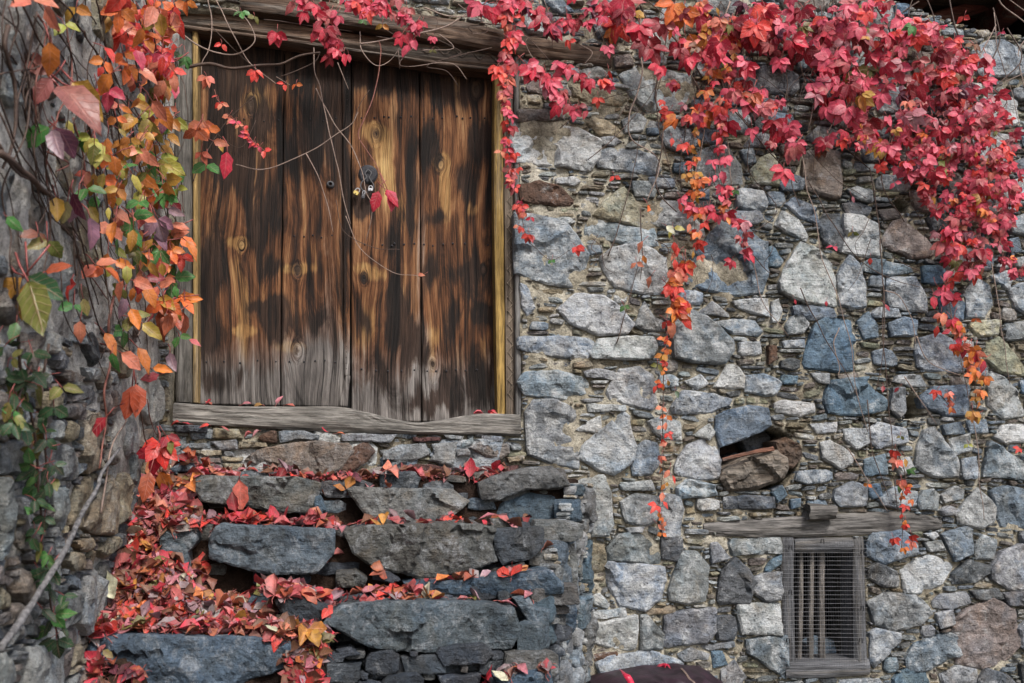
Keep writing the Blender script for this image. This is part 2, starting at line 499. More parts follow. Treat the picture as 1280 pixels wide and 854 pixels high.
def block_geo(poly, h0, back, rng, step=0.02, rough=0.010, facet=0.16, bevel=0.014, bw=0.014, jit=0.005, relief=1.0, to3d=None):
    """a split stone: crisp outline, front face broken into cleft planes, even mesh so the relief does not fan out"""
    if area2(poly) < 0:
        poly = poly[::-1]
    pts = resample(poly, step)
    n = len(pts)
    pts = [pts[i] * 0.86 + (pts[i - 1] + pts[(i + 1) % n]) * 0.07 for i in range(n)]
    sx, sy = rng.uniform(0, 50), rng.uniform(0, 50)
    out = []
    for p in pts:
        d = noise.noise_vector(Vector((p.x * 24 + sx, p.y * 24 + sy, 0.3))) + noise.noise_vector(Vector((p.x * 70 + sx, p.y * 70 + sy, 5.3))) * 0.5
        out.append((p.x + d.x * jit, p.y + d.y * jit))
    O = np.array(out)
    xs0, ys0 = O.min(0); xs1, ys1 = O.max(0)
    gx, gy = np.meshgrid(np.arange(xs0, xs1, step), np.arange(ys0, ys1, step))
    rs = np.random.RandomState(rng.randrange(1 << 30))
    G = np.stack([gx.ravel(), gy.ravel()], 1) + rs.uniform(-0.32, 0.32, (gx.size, 2)) * step
    G = G[inpoly(G[:, 0], G[:, 1], out)] if len(G) else G
    A_, B_ = O, np.roll(O, -1, 0)
    def edge_d(Q):
        ab = B_ - A_
        t = np.clip(((Q[:, None] - A_[None]) * ab[None]).sum(2) / np.maximum((ab ** 2).sum(1), 1e-12)[None], 0, 1)
        return np.sqrt((((A_[None] + t[..., None] * ab[None]) - Q[:, None]) ** 2).sum(2)).min(1)
    c = O.mean(0)
    inset = []
    for p in O:
        d = c - p; L = math.hypot(*d)
        inset.append(p + d / max(L, 1e-6) * min(0.3 * L, bw * 0.7))
    I = np.array(inset)
    if len(G):
        G = G[edge_d(G) > max(step * 0.55, bw * 1.1)]
    ins = I[inpoly(I[:, 0], I[:, 1], out) & (edge_d(I) > 0.002)]
    Q = np.vstack([O, ins, G]) if len(G) else np.vstack([O, ins])
    size = math.sqrt(abs(area2(poly)))
    K = max(2, min(8, int(2 + size / 0.07)))
    seeds = np.array([[rng.uniform(xs0, xs1), rng.uniform(ys0, ys1)] for _ in range(K)])
    pl = []
    for _ in range(K):
        an, sl = rng.uniform(0, 6.283), rng.uniform(0.0, facet)
        pl.append((math.cos(an) * sl, math.sin(an) * sl, rng.uniform(-0.045, 0.03) * size * relief))
    ga, gs = rng.uniform(0, 6.283), rng.uniform(0, facet * 0.45)
    res = mathutils.geometry.delaunay_2d_cdt([Vector(q) for q in Q], [], [list(range(n))], 1, 1e-6)
    rv, rf, orig = res[0], res[2], res[3]
    where = {}
    for k, o in enumerate(orig):
        for q in o:
            where[q] = k
    RV = np.array([(v.x, v.y) for v in rv])
    ed = edge_d(RV)
    D = ((RV[:, None] - seeds[None]) ** 2 * np.array([1.0, 1.6])).sum(2)
    vs = []
    for k in range(len(RV)):
        x, y = RV[k]
        wob = noise.noise(Vector((x * 16 + sx, y * 16 + sy, 4))) * 0.003
        j = int(np.argmin(D[k] + wob))
        a, b, o = pl[j]
        h = o + a * (x - seeds[j][0]) + b * (y - seeds[j][1])
        h = max(-0.12 * size, min(0.10 * size, h)) + gs * ((x - c[0]) * math.cos(ga) + (y - c[1]) * math.sin(ga))
        v = Vector((x * 9 + sx, y * 9 + sy, 1.7))
        h += rough * noise.fractal(v, 0.55, 2.2, 5)
        e = max(0.0, 1 - ed[k] / bw)
        vs.append((x, y, max(h0 + h - bevel * e * e, h0 - back * 0.7)))
    fs = [tuple(f) for f in rf]
    # orient front faces outwards, then sides and back
    f0 = fs[0]
    if area2([vs[i][:2] for i in f0]) < 0:
        fs = [f[::-1] for f in fs]
    k = len(vs)
    ring = [where.get(i) for i in range(n)]
    ring = [r for r in ring if r is not None]
    m = len(ring)
    vs += [(vs[r][0], vs[r][1], h0 - back) for r in ring]
    for i in range(m):
        i2 = (i + 1) % m
        fs.append((k + i, k + i2, ring[i2], ring[i]))
    fs.append(tuple(range(k, k + m))[::-1])
    if to3d:
        vs = [to3d(*v) for v in vs]
    return vs, fs

def inpoly(px, py, poly):
    r = np.zeros(px.shape, bool)
    n = len(poly)
    for i in range(n):
        x0, y0 = poly[i]; x1, y1 = poly[(i + 1) % n]
        if y0 == y1:
            continue
        r ^= ((y0 > py) != (y1 > py)) & (px < (x1 - x0) * (py - y0) / (y1 - y0) + x0)
    return r

def reg(x0, y0, s):
    return lambda pts: [(x0 + x / s, y0 + y / s) for x, y in pts]
PALETTE = {   # real base colours of the stones (linear), with lime amount
    'L': ((0.315, 0.33, 0.335), 0.45), 'W': ((0.42, 0.42, 0.40), 0.55), 'B': ((0.165, 0.207, 0.248), 0.20),
    'b': ((0.225, 0.262, 0.298), 0.38), 'S': ((0.122, 0.178, 0.232), 0.12), 'G': ((0.215, 0.228, 0.238), 0.28),
    'D': ((0.105, 0.110, 0.118), 0.15), 'T': ((0.29, 0.245, 0.175), 0.15), 'Y': ((0.335, 0.325, 0.235), 0.15),
    'R': ((0.115, 0.068, 0.048), 0.0), 'N': ((0.215, 0.185, 0.165), 0.10), 'M': ((0.12, 0.055, 0.050), 0.0),
}
def stone_col(k, rng):
    c, lime = PALETTE[k]
    f = rng.uniform(0.86, 1.14)
    return (c[0] * f * rng.uniform(0.96, 1.04), c[1] * f, c[2] * f * rng.uniform(0.95, 1.05), max(0, lime + rng.uniform(-0.12, 0.12)))

# ================================================================= STONES OF THE HOUSE FRONT (outlines, then filled in between)
def parse(txt, conv):
    out = []
    for ln in txt.strip().splitlines():
        w = ln.split()
        out.append((w[0], conv([tuple(float(q) for q in p.split(',')) for p in w[1:]])))
    return out
WALL_STONES = []
WALL_STONES += parse('''
W 22,75 70,70 140,80 250,95 330,150 335,200 290,255 200,240 40,225 15,150
N 30,25 190,25 200,60 30,68
G 345,195 400,175 500,185 560,215 578,260 550,280 450,265 350,250
R 40,325 110,310 190,330 240,375 225,398 150,395 45,385
Y 330,440 380,375 445,335 480,390 512,470 500,482 400,460
b 25,450 110,455 200,480 245,520 290,590 285,640 240,710 150,700 30,660
b 300,480 350,460 490,490 550,490 565,555 500,570 420,545 300,520
L 360,610 400,580 500,560 600,610 600,745 500,740 410,720 370,660
G 550,430 600,385 660,390 700,420 750,490 755,515 640,495 555,470
B 700,640 760,560 830,480 930,510 985,560 995,660 980,735 880,745 760,720 700,680
G 590,130 620,100 700,105 720,160 690,195 610,170
G 735,200 800,170 850,180 900,240 910,310 800,320 735,290
L 440,65 490,40 525,70 510,110 450,110
T 300,75 330,55 380,70 440,115 430,130 350,125
G 340,140 400,130 430,150 400,165 345,160
W 175,295 240,290 265,310 240,325 180,315
G 165,455 220,450 245,470 200,485
B 300,560 350,560 355,590 310,595
G 480,310 540,305 570,340 560,370 490,365
b 545,290 640,300 640,330 560,330
S 730,340 780,340 780,380 735,375
G 920,165 960,110 1012,120 1012,170
D 960,70 1012,40 1030,80 965,110
B 900,190 950,180 965,230 930,240
Y 950,260 980,220 1030,200 1050,240 1050,320 960,310
b 35,715 60,720 90,800 60,830 40,800
''', reg(640, 130, 3.1625))
WALL_STONES += parse('''
L 195,85 260,30 360,40 420,80 460,140 440,175 340,180 240,140
b 40,200 60,195 200,195 310,200 325,240 290,275 150,270 40,240
L 320,260 350,205 480,195 545,200 560,240 530,280 420,280 330,275
b 35,375 60,335 180,330 290,360 300,410 220,440 60,420
L 385,400 430,330 500,320 550,350 565,450 545,475 470,460 390,440
G 640,200 650,110 700,85 790,140 860,200 868,240 830,290 740,290 650,270
G 740,100 790,55 850,100 855,112 750,105
b 800,140 880,125 960,130 985,170 970,190 880,180
L 875,55 960,45 1005,45 1010,110 950,100 900,80
G 490,150 520,60 560,120 590,130 595,170 520,165
W 805,390 850,310 880,305 915,350 915,395
b 920,350 1000,340 1030,350 1060,380 1030,425 930,410
b 640,470 680,410 790,420 860,440 850,460 770,495 650,495
L 680,370 740,345 770,380 730,400
G 60,500 90,455 160,450 250,490 255,600 255,700 180,690 70,650
W 255,560 300,530 345,508 350,570 270,565
L 270,660 290,620 440,500 462,520 460,570 480,625 470,680 400,730 340,710
b 480,640 530,605 570,620 585,680 550,730 480,735
B 815,510 850,490 930,470 1000,480 1012,545 940,580 830,620 815,560
L 650,700 690,630 760,600 815,620 820,745 740,755 650,730
L 720,580 780,540 800,570 780,600
L 540,530 600,510 660,530 665,600 600,600 560,570
b 650,790 690,760 790,780 800,820 660,830
L 300,460 440,465 445,485 310,490
G 290,330 350,320 410,340 405,365 300,350
L 430,780 540,760 555,800 440,800
''', reg(640, 360, 3.1625))
WALL_STONES += parse('''
L 20,100 90,60 170,40 195,110 195,220 180,260 100,265 30,220
G 245,140 300,110 390,120 385,200 340,230 265,215
G 395,110 470,120 485,170 470,270 410,270 395,190
T 75,310 110,300 170,310 180,400 110,415 80,380
G 195,320 240,270 300,262 370,300 395,340 390,380 310,375 200,365
b 188,400 200,382 330,390 400,400 408,450 390,510 330,558 240,540 205,470
D 405,280 480,280 480,330 460,370 405,360
G 435,480 480,340 540,345 580,400 565,520 500,535 440,520
G 595,300 620,300 668,355 600,375
D 625,520 640,420 690,365 740,410 758,450 740,535 640,535
G 670,300 700,285 860,280 865,340 690,345
G 760,440 800,425 870,418 865,520 820,530 765,500
L 705,545 760,540 860,540 865,655 720,650
G 420,590 480,575 600,560 605,650 570,690 425,705
L 110,650 150,620 290,590 298,640 290,715 240,725 130,690
G 320,590 345,590 405,660 400,715 320,715
D 615,590 690,590 705,630 690,680 625,680
b 160,775 200,750 350,728 470,770 470,785 330,800 180,830
B 740,690 800,675 890,670 890,830 830,790 750,740
S 810,410 830,370 870,350 870,385 830,415
S 600,730 640,730 660,780 610,790
G 460,80 520,50 590,70 580,115 500,120 465,105
D 655,120 740,112 835,120 840,160 770,165 660,165
B 840,90 880,75 890,110 860,140
L 245,60 350,55 370,80 260,90
L 260,240 330,235 320,258 270,260
L 130,510 160,500 195,540 180,560 135,545
G 470,740 520,715 590,740 580,760 490,765
L 110,570 250,560 255,590 115,600
T 335,560 450,550 450,575 340,585
G 560,705 680,690 685,710 590,725
G 640,800 690,770 730,830 690,900 640,890
R 135,742 220,730 225,750 140,765
''', reg(700, 584, 3.163))
WALL_STONES += parse('''
B 402,290 420,265 530,255 580,300 580,340 460,380 402,350
D 402,400 430,380 500,410 510,470 460,475 402,440
L 540,410 590,370 640,355 720,380 728,400 690,460 620,495 550,490
G 405,540 470,505 570,510 630,580 590,620 500,640 430,620
G 655,530 690,505 780,495 790,540 720,560 660,555
G 665,580 730,565 740,620 680,635
N 740,620 790,570 880,530 960,570 985,700 930,770 850,790 760,770 750,680
B 555,760 590,700 680,665 745,665 752,740 640,800 565,800
b 405,660 430,640 510,660 515,690 420,785 408,770
S 500,840 550,800 620,815 640,870 500,870
G 690,820 750,790 820,800 830,860 700,860
D 835,840 870,800 940,820 980,870 840,870
G 890,400 920,340 1000,310 1060,330 1060,470 960,480 895,440
B 690,265 780,240 800,250 808,340 740,368
G 820,310 850,270 900,290 890,365 825,360
L 750,180 790,130 830,90 890,160 880,215 830,240 760,220
B 885,100 940,80 1020,95 1080,150 1060,235 930,230 905,170
G 590,130 610,95 650,90 680,110 665,165 600,165
G 690,110 740,75 775,95 770,125 700,140
b 450,120 500,80 580,100 585,150 520,165 460,150
S 390,75 440,65 450,115 410,125
G 265,130 270,90 330,60 385,80 380,150 330,155 290,155
D 735,420 790,370 870,390 875,420 830,450 740,460
D 805,490 900,480 920,520 830,525
D 930,500 1030,490 1040,550 950,545
G 620,300 680,290 700,330 640,335
L 620,265 660,258 675,275 650,290
S 15,100 50,75 70,110 40,140
S 90,130 125,125 128,160 95,165
L 680,170 710,155 745,170 730,190 690,190
G 985,640 1030,600 1070,650 1060,740 1000,710
D 1000,780 1060,760 1080,840 1010,850
''', reg(960, 584, 3.1625))
WALL_STONES += parse('''
S 150,290 190,150 230,125 325,135 335,230 330,320 260,320 155,310
G 70,150 90,115 130,105 158,140 140,175 80,180
B 355,135 400,100 430,150 435,190 380,200
B 480,140 530,120 580,130 575,190 490,190
b 590,250 600,205 680,185 740,215 775,270 755,330 650,325 600,310
Y 800,145 850,130 915,130 905,185 830,190
G 945,140 1030,130 1030,200 950,205
Y 865,280 880,220 920,200 950,230 1020,320 1020,340 920,330
L 880,350 900,335 960,380 1005,450 1012,500 930,510 880,460
S 235,440 260,370 390,360 420,410 460,440 450,480 370,500 250,490
W 30,460 60,445 180,455 185,490 130,505 40,490
G 170,340 240,340 240,380 200,375
G 500,370 520,345 600,345 630,385 560,390
B 610,430 660,395 780,390 780,500 700,500 620,470
G 480,480 490,400 535,400 540,480 515,510
N 720,350 800,360 780,385 730,385
B 100,75 160,65 250,80 265,110 180,125 110,105
b 400,560 440,535 540,560 545,610 430,630 400,590
G 595,640 620,570 660,560 690,610 740,680 740,740 650,740 590,700
L 215,615 250,605 335,660 330,690 280,715 220,670
B 385,680 460,660 470,735 385,740
b 765,680 825,670 830,750 770,755
b 855,740 880,610 940,650 1000,690 1000,750
L 720,600 790,580 800,640 740,660
W 900,590 930,545 1020,540 1020,610 940,610
L 170,540 270,530 268,570 200,575
B 790,525 860,520 870,570 800,575
B 690,545 760,530 775,575 700,580
b 410,100 430,80 500,85 510,115 420,120
W 500,690 550,670 575,720 520,740
L 14,55 40,50 55,90 40,130 14,135
R 0,230 25,235 35,280 0,300
S 1000,370 1040,360 1040,420 1005,415
L 300,560 380,560 395,610 350,640 310,600
b 60,210 140,205 145,235 70,235
N 280,345 370,335 370,355 290,365
''', reg(960, 360, 3.1625))
WALL_STONES += parse('''
L 55,700 80,640 135,555 200,590 240,640 255,700 258,790 150,780 60,740
b 280,680 320,610 360,640 385,720 385,795 340,800 290,790
D 205,480 225,440 290,435 300,520 288,580 225,550
L 305,445 380,450 430,480 445,595 360,595 300,580
N 465,530 500,470 545,460 600,510 650,575 640,600 560,605 470,560
N 140,290 150,200 230,185 280,200 285,300 270,370 200,350 150,330
N 565,350 620,340 665,390 665,430 590,415
B 75,400 110,365 190,410 200,465 130,450
L 35,480 60,430 120,460 155,520 145,540 80,510
S 5,570 20,565 60,620 50,640 5,640
G 470,720 480,690 580,690 615,760 610,820 480,800
B 375,630 420,615 540,640 560,665 470,680 380,660
D 300,395 350,390 405,410 390,440 320,440
G 310,340 350,330 405,350 400,390 350,380
B 50,310 100,280 140,295 130,340 60,340
B 5,350 65,350 70,380 50,405 5,395
N 45,170 120,145 135,180 100,210 60,200
N 440,420 500,415 520,450 460,460
N 700,300 750,280 800,330 790,400 740,390
b 790,740 830,690 880,720 890,790 860,840 790,840
b 885,680 950,660 970,680 950,735 900,700
b 955,740 990,715 1040,715 1050,845 980,810
B 850,520 880,560 885,650 840,650
G 380,110 420,60 470,50 470,130 400,150
G 160,130 200,90 270,110 275,160 190,155
B 15,70 30,40 90,50 105,110 60,130 15,120
b 940,470 1010,440 1030,520 960,510
G 975,230 1040,210 1050,300 985,290
B 950,540 985,530 995,580 960,600
L 980,610 1040,600 1040,650 985,640
D 630,450 690,440 700,500 650,500
''', reg(960, 130, 3.1625))
WALL_STONES += parse('''
L 880,380 960,340 1200,380 1220,460 1150,540 1000,550 930,480
T 620,420 720,440 880,490 850,530 720,520 640,480
L 720,80 800,0 900,60 860,160 760,180
W 790,410 890,430 895,445 800,430
B 480,10 560,0 620,60 560,70
G 660,350 760,340 800,380 700,400
N 830,290 900,280 920,330 840,335
''', reg(560, 0, 4.0))

DOOR_HOLE = [(214, 12), (330, 12), (650, 45), (652, 528), (212, 528)]
WIN_HOLE = [(978, 673), (1084, 673), (1087, 846), (980, 846)]
NICHE = [(898, 552), (935, 540), (962, 530), (985, 540), (1004, 562), (998, 590), (975, 612), (905, 612)]
HOLE2 = [(1132, 500), (1140, 488), (1155, 500), (1160, 522), (1130, 524)]
HOLE3 = [(1117, 252), (1128, 244), (1140, 255), (1138, 266), (1118, 264)]
ATTIC = [(1098, -8), (1160, 14), (1215, 34), (1290, 46), (1420, 66), (1420, -220), (1098, -220)]
W_LINTEL = [(878, 655), (960, 648), (1050, 642), (1130, 640), (1178, 648), (1178, 662), (1130, 665), (1080, 670), (985, 672), (900, 670)]
UP_BEAM = [(300, -12), (400, 2), (560, 22), (650, 42), (765, 62), (764, 82), (650, 68), (560, 50), (420, 25), (300, 8)]

class Filler:
    """packs smaller and smaller stones into whatever room the outlined stones leave on a wall plane"""
    def __init__(self, a0, a1, b0, b1, cell=0.004):
        self.a0, self.b0, self.cell = a0, b0, cell
        self.na, self.nb = int((a1 - a0) / cell), int((b1 - b0) / cell)
        self.occ = np.zeros((self.nb, self.na), bool)
    def window(self, poly, pad=2):
        xs = [(p[0] - self.a0) / self.cell for p in poly]; ys = [(p[1] - self.b0) / self.cell for p in poly]
        i0, i1 = max(0, int(min(xs)) - pad), min(self.na, int(max(xs)) + pad + 1)
        j0, j1 = max(0, int(min(ys)) - pad), min(self.nb, int(max(ys)) + pad + 1)
        if i1 <= i0 or j1 <= j0:
            return None
        jj, ii = np.mgrid[j0:j1, i0:i1]
        m = inpoly(ii + 0.5, jj + 0.5, list(zip(xs, ys)))
        return j0, j1, i0, i1, m
    def mark(self, poly, grow=1):
        w = self.window(poly, 2 + grow)
        if w is None:
            return
        j0, j1, i0, i1, m = w
        for k in range(grow):
            d = m.copy()
            d[1:] |= m[:-1]; d[:-1] |= m[1:]; d[:, 1:] |= m[:, :-1]; d[:, :-1] |= m[:, 1:]
            m = d
        self.occ[j0:j1, i0:i1] |= m
    def free(self, poly, tol=0.0):
        w = self.window(poly)
        if w is None:
            return False
        j0, j1, i0, i1, m = w
        tot = m.sum()
        return tot > 0 and (self.occ[j0:j1, i0:i1] & m).sum() <= tol * tot
    def grow_rect(self, rng, wmax, hmax, wmin, hmin):
        o = self.occ
        for _ in range(40):
            i, j = rng.randrange(2, self.na - 2), rng.randrange(2, self.nb - 2)
            if not o[j, i]:
                break
        else:
            return None
        i0 = i1 = i; j0 = j1 = j
        W, H = int(wmax / self.cell), int(hmax / self.cell)
        live = [True] * 4
        while any(live):
            for d in (0, 1, 2, 3):
                if not live[d]:
                    continue
                if d < 2 and i1 - i0 + 1 >= W or d >= 2 and j1 - j0 + 1 >= H:
                    live[d] = False
                    continue
                if d == 0:
                    ok = i0 > 0 and not o[j0:j1 + 1, i0 - 1].any()
                    i0 -= ok
                elif d == 1:
                    ok = i1 < self.na - 1 and not o[j0:j1 + 1, i1 + 1].any()
                    i1 += ok
                elif d == 2:
                    ok = j0 > 0 and not o[j0 - 1, i0:i1 + 1].any()
                    j0 -= ok
                else:
                    ok = j1 < self.nb - 1 and not o[j1 + 1, i0:i1 + 1].any()
                    j1 += ok
                if not ok:
                    live[d] = False
        if (i1 - i0 + 1) * self.cell < wmin or (j1 - j0 + 1) * self.cell < hmin:
            o[j, i] = True
            return None
        o[max(0, j0 - 1):j1 + 2, max(0, i0 - 1):i1 + 2] = True
        c = self.cell
        return self.a0 + i0 * c, self.b0 + j0 * c, self.a0 + (i1 + 1) * c, self.b0 + (j1 + 1) * c
def blob_poly(rng, ca, cb, w, h, n=8):
    out = []
    cs_ = [(-1, -1), (1, -1), (1, 1), (-1, 1)]
    for k in range(4):                         # a split block: four knocked-about corners, sometimes one broken off
        (x, y), (x2, y2) = cs_[k], cs_[(k + 1) % 4]
        j = lambda: rng.uniform(0.62, 1.04)
        if rng.random() < 0.4:
            out.append((x * rng.uniform(.4, .75) if x * y > 0 else x, y if x * y > 0 else y * rng.uniform(.4, .75)))
            out.append((x if x * y > 0 else x * rng.uniform(.4, .75), y * rng.uniform(.3, .7) if x * y > 0 else y))
        else:
            out.append((x * j(), y * j()))
        if rng.random() < 0.5:
            out.append(((x + x2) / 2 * rng.uniform(.9, 1.05) + rng.uniform(-.2, .2) * (x == -x2), (y + y2) / 2 * rng.uniform(.9, 1.05) + rng.uniform(-.2, .2) * (y == -y2)))
    c0 = (sum(p[0] for p in out) / len(out), sum(p[1] for p in out) / len(out))
    out.sort(key=lambda p: math.atan2(p[1] - c0[1], p[0] - c0[0]))
    return [(ca + p[0] * w / 2, cb + p[1] * h / 2) for p in out]
def chip_geo(rng, x0, y0, x1, y1, h0, back, to3d):
    w, h = x1 - x0, y1 - y0
    cx, cy = (x0 + x1) / 2, (y0 + y1) / 2
    n = 8
    sk = rng.uniform(-0.3, 0.3) * h
    pts = []
    for k in range(n):
        an = 2 * math.pi * (k + 0.5 + rng.uniform(-0.22, 0.22)) / n
        c, s = math.cos(an), math.sin(an)
        r = rng.uniform(0.80, 1.10)
        px = cx + w / 2 * r * math.copysign(abs(c) ** 0.5, c)
        py = cy + h / 2 * r * math.copysign(abs(s) ** 0.6, s)
        pts.append((px, py + sk * (px - cx) / max(w, 1e-6) * 2))
    ta, tb = rng.uniform(-0.25, 0.25), rng.uniform(-0.3, 0.3)
    vs = [(p[0], p[1], h0 - back) for p in pts]
    for t, dh in ((1.0, -0.008), (0.82, 0.0), (0.45, 0.002)):
        for p in pts:
            a, b = cx + (p[0] - cx) * t, cy + (p[1] - cy) * t
            vs.append((a, b, h0 + dh + ta * (a - cx) + tb * (b - cy) + rng.uniform(-0.0025, 0.0025)))
    vs.append((cx, cy, h0 + rng.uniform(-0.002, 0.004)))
    fs = []
    for r in range(3):
        for i in range(n):
            a, b = r * n + i, r * n + (i + 1) % n
            fs.append((a, b, b + n, a + n))
    for i in range(n):
        fs.append((3 * n + i, 3 * n + (i + 1) % n, 4 * n))
    return [to3d(*v) for v in vs], fs

# ================================================================= SETTING
gv, gf = [], []
N = 40
for j in range(N + 1):
    for i in range(N + 1):
        x, y = -60 + 120 * i / N, -100 + 120 * j / N
        gv.append((x, y, 0.0))
for j in range(N):
    for i in range(N):
        a = j * (N + 1) + i
        gf.append((a, a + 1, a + N + 2, a + N + 1))
tag(obj('ground', gv, gf, M['ground']), 'trodden earth ground in front of the house', kind='structure')

# ================================================================= HOUSE
house = tag(empty('stone_house', (0.9, 0.2, 0)), 'old grey rubble stone house front with wooden double door and small barred window', 'house')
def hp(o):                                # keep world coordinates while parenting to the house
    o.parent = house
    o.matrix_parent_inverse = Matrix.Translation(-house.location)
    return o
to_wall = lambda a, b, h: (a, -h, b)
XR = P(1280, 400).x + 0.55
ZT = P(640, -95).z
def w2(poly):                             # pixel outline -> wall plane (x, z)
    return [(q.x, q.z) for q in (P(u, v) for u, v in poly)]
holes = [w2(h) for h in (DOOR_HOLE, WIN_HOLE, NICHE, HOLE2, HOLE3, ATTIC)]

# mortar bed: a displaced sheet with the openings cut out and a back face
cell = 0.010
na, nb = int((XR - XL + 0.3) / cell), int((ZT - 0.0) / cell)
jj, ii = np.mgrid[0:nb + 1, 0:na + 1]
GX, GZ = XL - 0.3 + ii * cell, jj * cell
cut = np.zeros((nb, na), bool)
for k, h in enumerate(holes):
    cut |= inpoly(GX[:-1, :-1] + cell / 2, GZ[:-1, :-1] + cell / 2, h)
vs, fs, idx = [], [], {}
def vid(j, i, back):
    k = (j, i, back)
    if k not in idx:
        x, z = GX[j, i], GZ[j, i]
        y = 0.42 if back else 0.019 - 0.010 * max(0.0, min(1.0, (2.1 - x) / 0.8)) + 0.018 * noise.fractal(Vector((x * 7, z * 7, 0)), 0.8, 2.0, 4)
        idx[k] = len(vs)
        vs.append((x, y, z))
    return idx[k]
for j in range(nb):
    for i in range(na):
        if cut[j, i]:
            continue
        fs.append((vid(j, i, 0), vid(j, i + 1, 0), vid(j + 1, i + 1, 0), vid(j + 1, i, 0)))
        fs.append((vid(j, i, 1), vid(j + 1, i, 1), vid(j + 1, i + 1, 1), vid(j, i + 1, 1)))
        for (dj, di, e) in ((0, 1, ((0, 1), (1, 1))), (0, -1, ((1, 0), (0, 0))), (1, 0, ((1, 1), (1, 0))), (-1, 0, ((0, 0), (0, 1)))):
            q, r = j + dj, i + di
            if q < 0 or r < 0 or q >= nb or r >= na or cut[q, r]:
                (ja, ia), (jb, ib) = e
                fs.append((vid(j + ja, i + ia, 0), vid(j + ja, i + ia, 1), vid(j + jb, i + ib, 1), vid(j + jb, i + ib, 0)))
wall = hp(obj('wall', vs, fs, M['mortar'], smooth=True))
def wp(o):
    o.parent = wall
    return o
# closed dark room behind, so that openings look into darkness
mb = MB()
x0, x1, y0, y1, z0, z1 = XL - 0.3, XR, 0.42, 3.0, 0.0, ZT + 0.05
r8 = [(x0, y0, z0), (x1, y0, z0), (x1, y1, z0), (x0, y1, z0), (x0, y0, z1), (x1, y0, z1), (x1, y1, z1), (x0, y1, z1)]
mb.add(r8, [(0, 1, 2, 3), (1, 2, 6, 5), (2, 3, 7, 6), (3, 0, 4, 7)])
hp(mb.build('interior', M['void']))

rng = random.Random(5)
fill = Filler(XL - 0.05, XR, 0.0, ZT)
for h in holes:
    fill.mark(h, 1)
for pl in (W_LINTEL, UP_BEAM):
    fill.mark(w2(pl), 0)
stones = []          # (area, poly, key)
for key, poly in WALL_STONES:
    q = w2(poly)
    c = (sum(p[0] for p in q) / len(q), sum(p[1] for p in q) / len(q))
    q = [(c[0] + (p[0] - c[0]) * 1.14, c[1] + (p[1] - c[1]) * 1.14) for p in q]
    fill.mark(q, 1)
    stones.append((abs(area2(q)), q, key))
# unseen or leaf-covered ground: random blocks, big ones first
for (wlo, whi, hlo, hhi, tries, tol) in ((0.20, 0.34, 0.14, 0.26, 1500, 0.0), (0.12, 0.22, 0.07, 0.15, 4000, 0.02), (0.07, 0.15, 0.035, 0.075, 2200, 0.02)):
    for _ in range(tries):
        a, b = rng.uniform(XL + 0.02, XR - 0.05), rng.uniform(0.03, ZT - 0.03)
        if fill.occ[min(fill.nb - 1, int(b / fill.cell)), min(fill.na - 1, int((a - fill.a0) / fill.cell))]:
            continue
        q = blob_poly(rng, a, b, rng.uniform(wlo, whi), rng.uniform(hlo, hhi), rng.choice((6, 7, 8)))
        if fill.free(q, tol):
            fill.mark(q, 1)
            stones.append((abs(area2(q)), q, rng.choice('LLGGbbBBSNDWTG')))
stones.sort(key=lambda s: -s[0])
def seen(q):
    c = Vector((sum(p[0] for p in q) / len(q), 0, sum(p[1] for p in q) / len(q)))
    d = c - CAM
    x = d.x * math.cos(YAW) - d.y * math.sin(YAW); y = d.x * math.sin(YAW) + d.y * math.cos(YAW)
    yy = y * math.cos(PITCH) + d.z * math.sin(PITCH); zz = -y * math.sin(PITCH) + d.z * math.cos(PITCH)
    return -30 < 640 + F * x / yy < 1310 and -30 < 427 - F * zz / yy < 884
shown, rest = 0, MB()
for ar, q, key in stones:
    big = ar > 0.012
    st = 0.022 if big else 0.02
    vs, fs = block_geo(q, rng.uniform(0.004, 0.028), 0.075, rng, step=st, rough=0.014 if big else 0.008, facet=0.22, bevel=0.012 if big else 0.008, bw=0.014 if big else 0.010, to3d=to_wall)
    col = stone_col(key, rng)
    if shown < 296 and seen(q):
        wp(obj('stone', vs, fs, M['rock'], None, col))
        shown += 1
    else:
        rest.add(vs, fs, col)
chips = MB()
nchip = 0
for (wm, hm, wn_, hn, tries) in ((0.15, 0.042, 0.05, 0.016, 1500), (0.10, 0.026, 0.026, 0.010, 9000), (0.05, 0.020, 0.012, 0.008, 14000)):
    for _ in range(tries):
        r = fill.grow_rect(rng, rng.uniform(0.6, 1) * wm, rng.uniform(0.55, 1) * hm, wn_, hn)
        if r is None:
            continue
        vs, fs = chip_geo(rng, *r, rng.uniform(-0.012, 0.014), 0.05, to_wall)
        key = rng.choice('LLLTTTYWWGGbNN' if r[0] < 1.7 else 'LLGGGbbTTNNDYW')
        cc = stone_col(key, rng); kf = 0.86 if r[0] < 1.7 else 0.68
        chips.add(vs, fs, (cc[0] * kf, cc[1] * kf, cc[2] * kf * 0.97, cc[3] * 0.5))
        nchip += 1
k = len(chips.v)
chips.v += rest.v; chips.f += [tuple(i + k for i in f) for f in rest.f]; chips.c += rest.c
tag(wp(chips.build('small_stones', M['rock'])), 'small flat stones packed between the large ones', kind='stuff')
print('stones', len(stones), 'shown', shown, 'chips', nchip)

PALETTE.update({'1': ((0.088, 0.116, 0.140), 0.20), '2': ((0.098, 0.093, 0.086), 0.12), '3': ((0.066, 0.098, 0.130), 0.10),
                '4': ((0.15, 0.155, 0.155), 0.2), '5': ((0.048, 0.056, 0.068), 0.0), '6': ((0.135, 0.135, 0.130), 0.2)})

